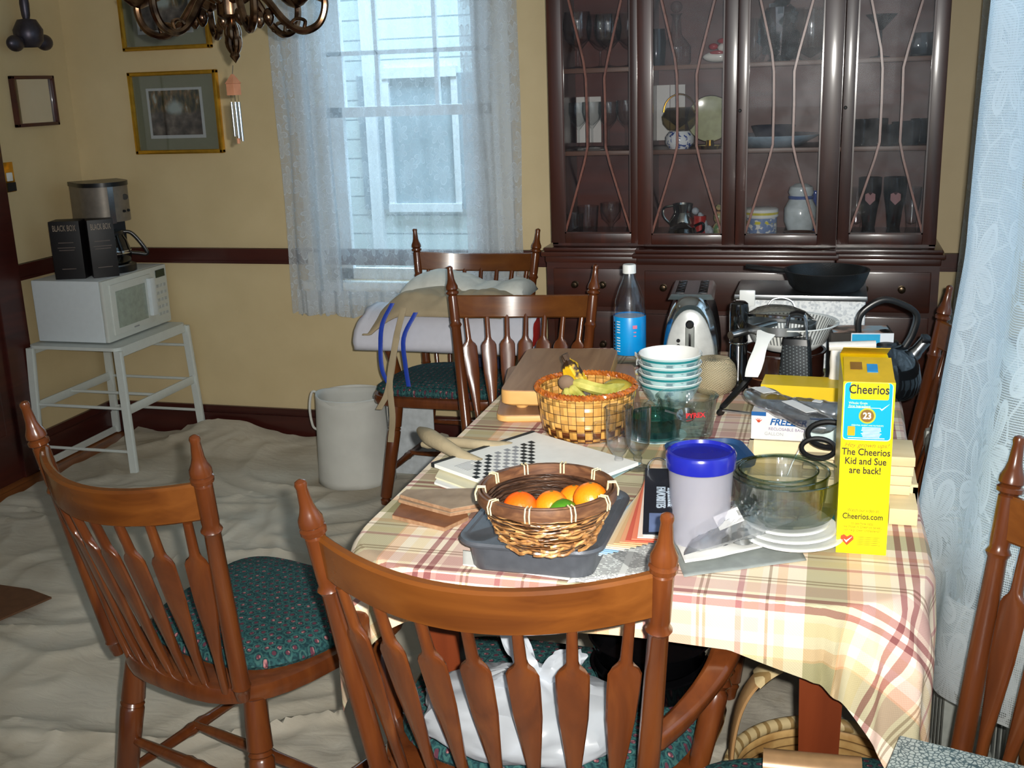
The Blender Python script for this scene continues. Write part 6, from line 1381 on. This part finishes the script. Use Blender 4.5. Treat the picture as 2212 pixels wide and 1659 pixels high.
# ------------------------------------------------------------------ on the far armchair
wr_ = thing('white_roll', 'long white folded sheet with red lining laid across the far armchair', 'rolled sheet', (-1.27, 3.62, .60))
def wrf(u, v):
    a = 2*pi*v; e = .62; c_, s_ = cos(a), sin(a); x = lerp(-.325, .325, u)+(.012*mn.noise(Vector((v*14, 3, 1))) if u < .02 or u > .98 else 0)
    y = .085*abs(c_)**e*(1 if c_ > 0 else -1); z = .072*abs(s_)**e*(1 if s_ > 0 else -1)
    if z > 0 and u < .06: x += .03*z/.072
    return Vector((x, y+z*.5, z+.072+.004*mn.noise(Vector((u*4, v*6, 2)))))
MB().grid(wrf, 40, 36).build('sheet', mat('pearl_white_vinyl', srgb(196, 196, 206), .55, var=.03), wr_, solid=.004)
MB().bb(-.318, .318, -.060, .060, .02, .12, bev=.02).build('red_lining', mat('red_plastic', srgb(190, 40, 34), .5), wr_)
BC = mat('beige_cloth', srgb(164, 148, 120), .9, var=.12, vs=12, bump=.5, bs=40)
bc_ = thing('beige_cloth_bundle', 'crumpled beige canvas apron bundle lying over the white roll', 'cloth', (-1.29, 3.66, .752))
def bcf(u, v):
    x = lerp(-.27, .24, u); y = lerp(-.14, .16, v)
    env = (max(0, 1-(2*v-1)**2)**.4)*(max(0, 1-(2*u-1)**4)**.4)
    z = .010+.066*env*(.55+.75*mn.noise(Vector((x*6, y*5, 1)))+.25*abs(mn.noise(Vector((x*18, y*12, 4)))))*(.55+u*.7)
    if u < .3: z -= .10*(1-u/.3)**1.5
    if v < .2: z -= .03*(1-v/.2)
    return Vector((x, y, max(z, -.09)))
MB().grid(bcf, 60, 40).build('bundle', BC, bc_, solid=.005)
wb_ = thing('white_cloth_bundle', 'white crumpled cloth behind the beige bundle on the far armchair', 'cloth', (-1.27, 3.80, .752))
def wbf(u, v):
    x = lerp(-.22, .25, u); y = lerp(-.10, .10, v); env = (max(0, 1-(2*v-1)**2)**.4)*(max(0, 1-(2*u-1)**4)**.4)
    return Vector((x, y, .01+.095*env*(.65+.5*mn.noise(Vector((x*5, y*5, 9)))+.2*abs(mn.noise(Vector((x*15, y*9, 4)))))))
MB().grid(wbf, 50, 26).build('bundle', mat('white_cotton', srgb(206, 206, 198), .9, var=.06, bump=.4, bs=50), wb_, solid=.004)
RB = mat('blue_ribbon', srgb(28, 62, 168), .45, var=.08)
def strap_thing(name, label, cat, m, pts, w_, side=(1, 0, 0)):
    P_ = curve([at(x, y, Y=yy) for x, y, yy in pts], 5); c = P_[0]
    return tag(MB().strap([p-c for p in P_], w_, .003, side).build(name, m, loc=c), label, cat)
strap_thing('blue_strap', 'left blue strap hanging from the beige bundle over the white roll', 'strap', RB, [(848, 655, 3.52), (826, 700, 3.50), (822, 750, 3.50), (826, 800, 3.48), (842, 835, 3.46)], .016)
strap_thing('blue_strap', 'right blue strap ending on the teal seat', 'strap', RB, [(898, 675, 3.52), (872, 730, 3.50), (876, 790, 3.50), (883, 835, 3.50)], .016)
strap_thing('apron_string', 'long beige apron string dangling from the bundle down to the chair leg', 'string', BC, [(872, 665, 3.50), (856, 730, 3.46), (846, 800, 3.44), (836, 850, 3.42), (818, 885, 3.40)], .022)
strap_thing('apron_string', 'second beige apron string hanging lower in front of the chair leg', 'string', BC, [(857, 728, 3.461), (842, 820, 3.42), (848, 900, 3.40), (844, 955, 3.40)], .022)
simple('navy_bag', 'dark navy folded bag at the back of the far seat', 'bag', MB().box((0, 0, .02), (.20, .05, .04), bev=.012), mat('navy_cloth', srgb(24, 34, 62), .8), loc=(-1.22, 3.80, .49), rot=(0, 0, R(-12)))
# ------------------------------------------------------------------ radiator
RAD = mat('silver_radiator_paint', srgb(176, 180, 174), .42, metal=.25, bump=.1, bs=150)
ra = thing('cast_iron_radiator', 'silver painted cast iron radiator under the right lace curtain', 'radiator', (.325, 2.60, 0))
def radsec(y):
    mb = MB(); h_ = .61
    prof = rrect(.15, h_, .055, 5)
    for dx in (-.058, 0, .058): mb.bb(dx-.015, dx+.015, y-.020, y+.020, .07, .58, bev=.009)
    for z, hh in ((.075, .03), (.588, .03), (.33, .012)): mb.bb(-.075, .075, y-.022, y+.022, z-hh, z+hh, bev=.014 if hh > .02 else .004)
    return mb
for k in range(16): radsec(-.48+k*.058).build('section', RAD, ra)
for s in (-.50, .41):
    for dx in (-.05, .05): MB().turn((dx, s+.02, 0), (dx, s+.02, .07), [(0, .012), (.5, .014), (1, .022)], 10).build('foot', RAD, ra)
# ------------------------------------------------------------------ on the near armchair seat
SZ = .488
bgp = thing('white_shopping_bag', 'knotted white plastic shopping bag on the near armchair seat', 'bag', (-.43, 1.50, SZ+.001))
def bpf(u, v):
    a = 2*pi*u; r = .155*(sin(pi*min(v*1.0, 1)*.78+.42))**.8 if v < .8 else lerp(.085, .030, (v-.8)/.2)
    n = mn.noise(Vector((cos(a)*2.2, sin(a)*2.2, v*3)))*.022+abs(mn.noise(Vector((cos(a)*6, sin(a)*6, v*6))))*.012
    return Vector(((r+n)*cos(a)*1.08, (r+n)*sin(a)*.70, .125*v**1.25))
MB().grid(bpf, 70, 34).build('bag_body', BAGW, bgp)
random.seed(11)
def ear(p0, p1, p2, w0, w1, nm):
    P_ = curve([p0, p1, p2], 8); n = len(P_)
    rs = []
    for i, p in enumerate(P_):
        k = i/(n-1); w_ = lerp(w0, w1, k)*(1 if k < .85 else (1-(k-.85)*3))
        rs.append([p+Vector((cos(2*pi*j/14)*w_*(1+.25*sin(j*2.2+i*.5)), sin(2*pi*j/14)*w_*.55*(1+.2*sin(j*3.1)), .003*sin(j*2.0+i))) for j in range(14)])
    MB().rings(rs).build(nm, BAGW, bgp)
ear(Vector((.02, 0, .110)), Vector((.0, .0, .145)), Vector((-.045, .04, .185)), .018, .020, 'handle_loop')
ear(Vector((.03, 0, .110)), Vector((.055, .0, .135)), Vector((.075, .02, .155)), .024, .026, 'knot')
ear(Vector((-.03, -.02, .095)), Vector((-.02, -.03, .12)), Vector((.01, -.035, .135)), .022, .018, 'side_knot')
for i, (dz, r_, lb) in enumerate(((0, .098, 'lower black enamel skillet stacked on the near armchair seat'), (.045, .104, 'upper glossy black enamel skillet with handle pointing back left under the table'))):
    q = thing('enamel_skillet', lb, 'skillet', (-.268, 1.71+.012*i, SZ+.002+dz), R(0), group='black skillets on the near armchair')
    MB().lathe([(0, 0), (r_*.8, 0), (r_*.88, .008), (r_, .044), (r_+.003, .047), (r_-.002, .047), (r_*.84, .011), (r_*.7, .007), (0, .007)], 44).build('pan', ENAM, q)
    d_ = Vector((-.62, .78, 0)) if i else Vector((.95, .2, 0))
    L_ = .13 if i else .05
    MB().strap([d_*(r_-.004)+Vector((0, 0, .040)), d_*(r_+.03)+Vector((0, 0, .046)), d_*(r_+L_*.7)+Vector((0, 0, .052)), d_*(r_+L_)+Vector((0, 0, .052))], [.022, .014, .020, .014], .008, d_.cross(Vector((0, 0, 1)))).build('handle', ENAM, q)
# ------------------------------------------------------------------ basket under the table
WK = mat('natural_wicker', rough=.6, fn=lambda g: (lambda x, y, z: {'Base Color': g.mix(g.ss((z*55.0).frac(), .75, .98), g.ramp(g.noise(30, 3), [(.3, srgb(170, 128, 72)), (.7, srgb(206, 168, 108))]), srgb(96, 64, 30)), 'Normal': g.bump((z*55.0).frac(), .7, .004)})(*g.sep(g.co())))
WKR = mat('cane_wrap', rough=.55, fn=lambda g: (lambda x, y, z: {'Base Color': g.mix((((x+y)*160.0).sin()).gt(.5), srgb(206, 184, 138), srgb(150, 122, 76))})(*g.sep(g.co())))
wk = thing('wicker_basket', 'oval wicker basket with tall wooden hoop handle on the floor under the table', 'basket', (.035, 1.94, .012))
lath_uv(MB(), [(.130, .0), (.155, .03), (.172, .10), (.180, .185)], 64).build('wall', WK, wk, solid=.006); MB().lathe([(0, .003), (.13, .003), (.13, .01), (0, .01)], 32).build('base', WK, wk)
MB().tube([(.182*cos(a), .182*sin(a), .192) for a in [2*pi*i/48 for i in range(48)]], .013, 10, loop=True).build('rim', WKR, wk)
hp_ = curve([(-.178, -.02, .12), (-.176, -.02, .26), (-.150, -.015, .36), (-.09, -.0, .42), (0, .02, .44), (.09, .05, .40), (.150, .07, .30), (.17, .08, .16)], 6)
MB().strap(hp_, .05, .008, (-.15, 1, 0)).build('hoop_handle', mat('blond_wood', rough=.35, fn=wood_fn(srgb(150, 112, 72), srgb(180, 140, 94), srgb(204, 168, 120), (1, 1, .15), 20)), wk)
MB().strap(hp_[14:19], .056, .016, (-.15, 1, 0)).build('cane_wrapping', WKR, wk)
simple('wood_panel', 'reddish wood panel standing inside the wicker basket', 'panel', MB().box((0, 0, .10), (.045, .012, .20), bev=.002), mat('reddish_wood', rough=.4, fn=wood_fn(srgb(176, 120, 76), srgb(196, 142, 94), srgb(210, 160, 112), (1, 1, .2))), loc=(.02, 2.04, .14))
mg = thing('rolled_magazine', 'dark navy magazine with white lettering in the wicker basket', 'magazine', (-.045, 1.865, .185), R(-12)); mg.rotation_euler = (R(22), 0, R(-14))
MB().bb(-.075, .085, -.06, .06, 0, .008, bev=.001).build('pages', mat('navy_cover', srgb(26, 38, 62), .3), mg); text('ST', 'cover_lettering', WM, .022, (-.045, .045, .0083), (0, 0, 0), mg)
# ------------------------------------------------------------------ on the right-hand chair
se = Vector(chE.location); 
gbx = thing('speckled_storage_box', 'blue-grey speckled laminate box on the right-hand chair at bottom edge', 'box', (.165, 1.335, SZ+.002), R(-14))
MB().bb(-.075, .14, -.16, .125, 0, .104, bev=.003).build('box', mat('granite_laminate', rough=.5, fn=lambda g: {'Base Color': g.mix(g.ss(g.voro(150, None, 'DISTANCE_TO_EDGE')[0], .04, .16), srgb(70, 96, 104), srgb(176, 190, 190))}), gbx)
A_, B2 = at(1648, 1652, Z=SZ+.03), at(1860, 1675, Z=SZ+.03)
tb_ = thing('cardboard_tube', 'tan glossy tube lying on the right-hand chair seat', 'tube', A_)
MB().turn((0, 0, 0), B2-A_, [(0, .020), (.0, .024), (1, .026), (1, .02)], 28).build('tube', mat('tan_gloss_tube', srgb(150, 118, 84), .3, metal=.25), tb_)
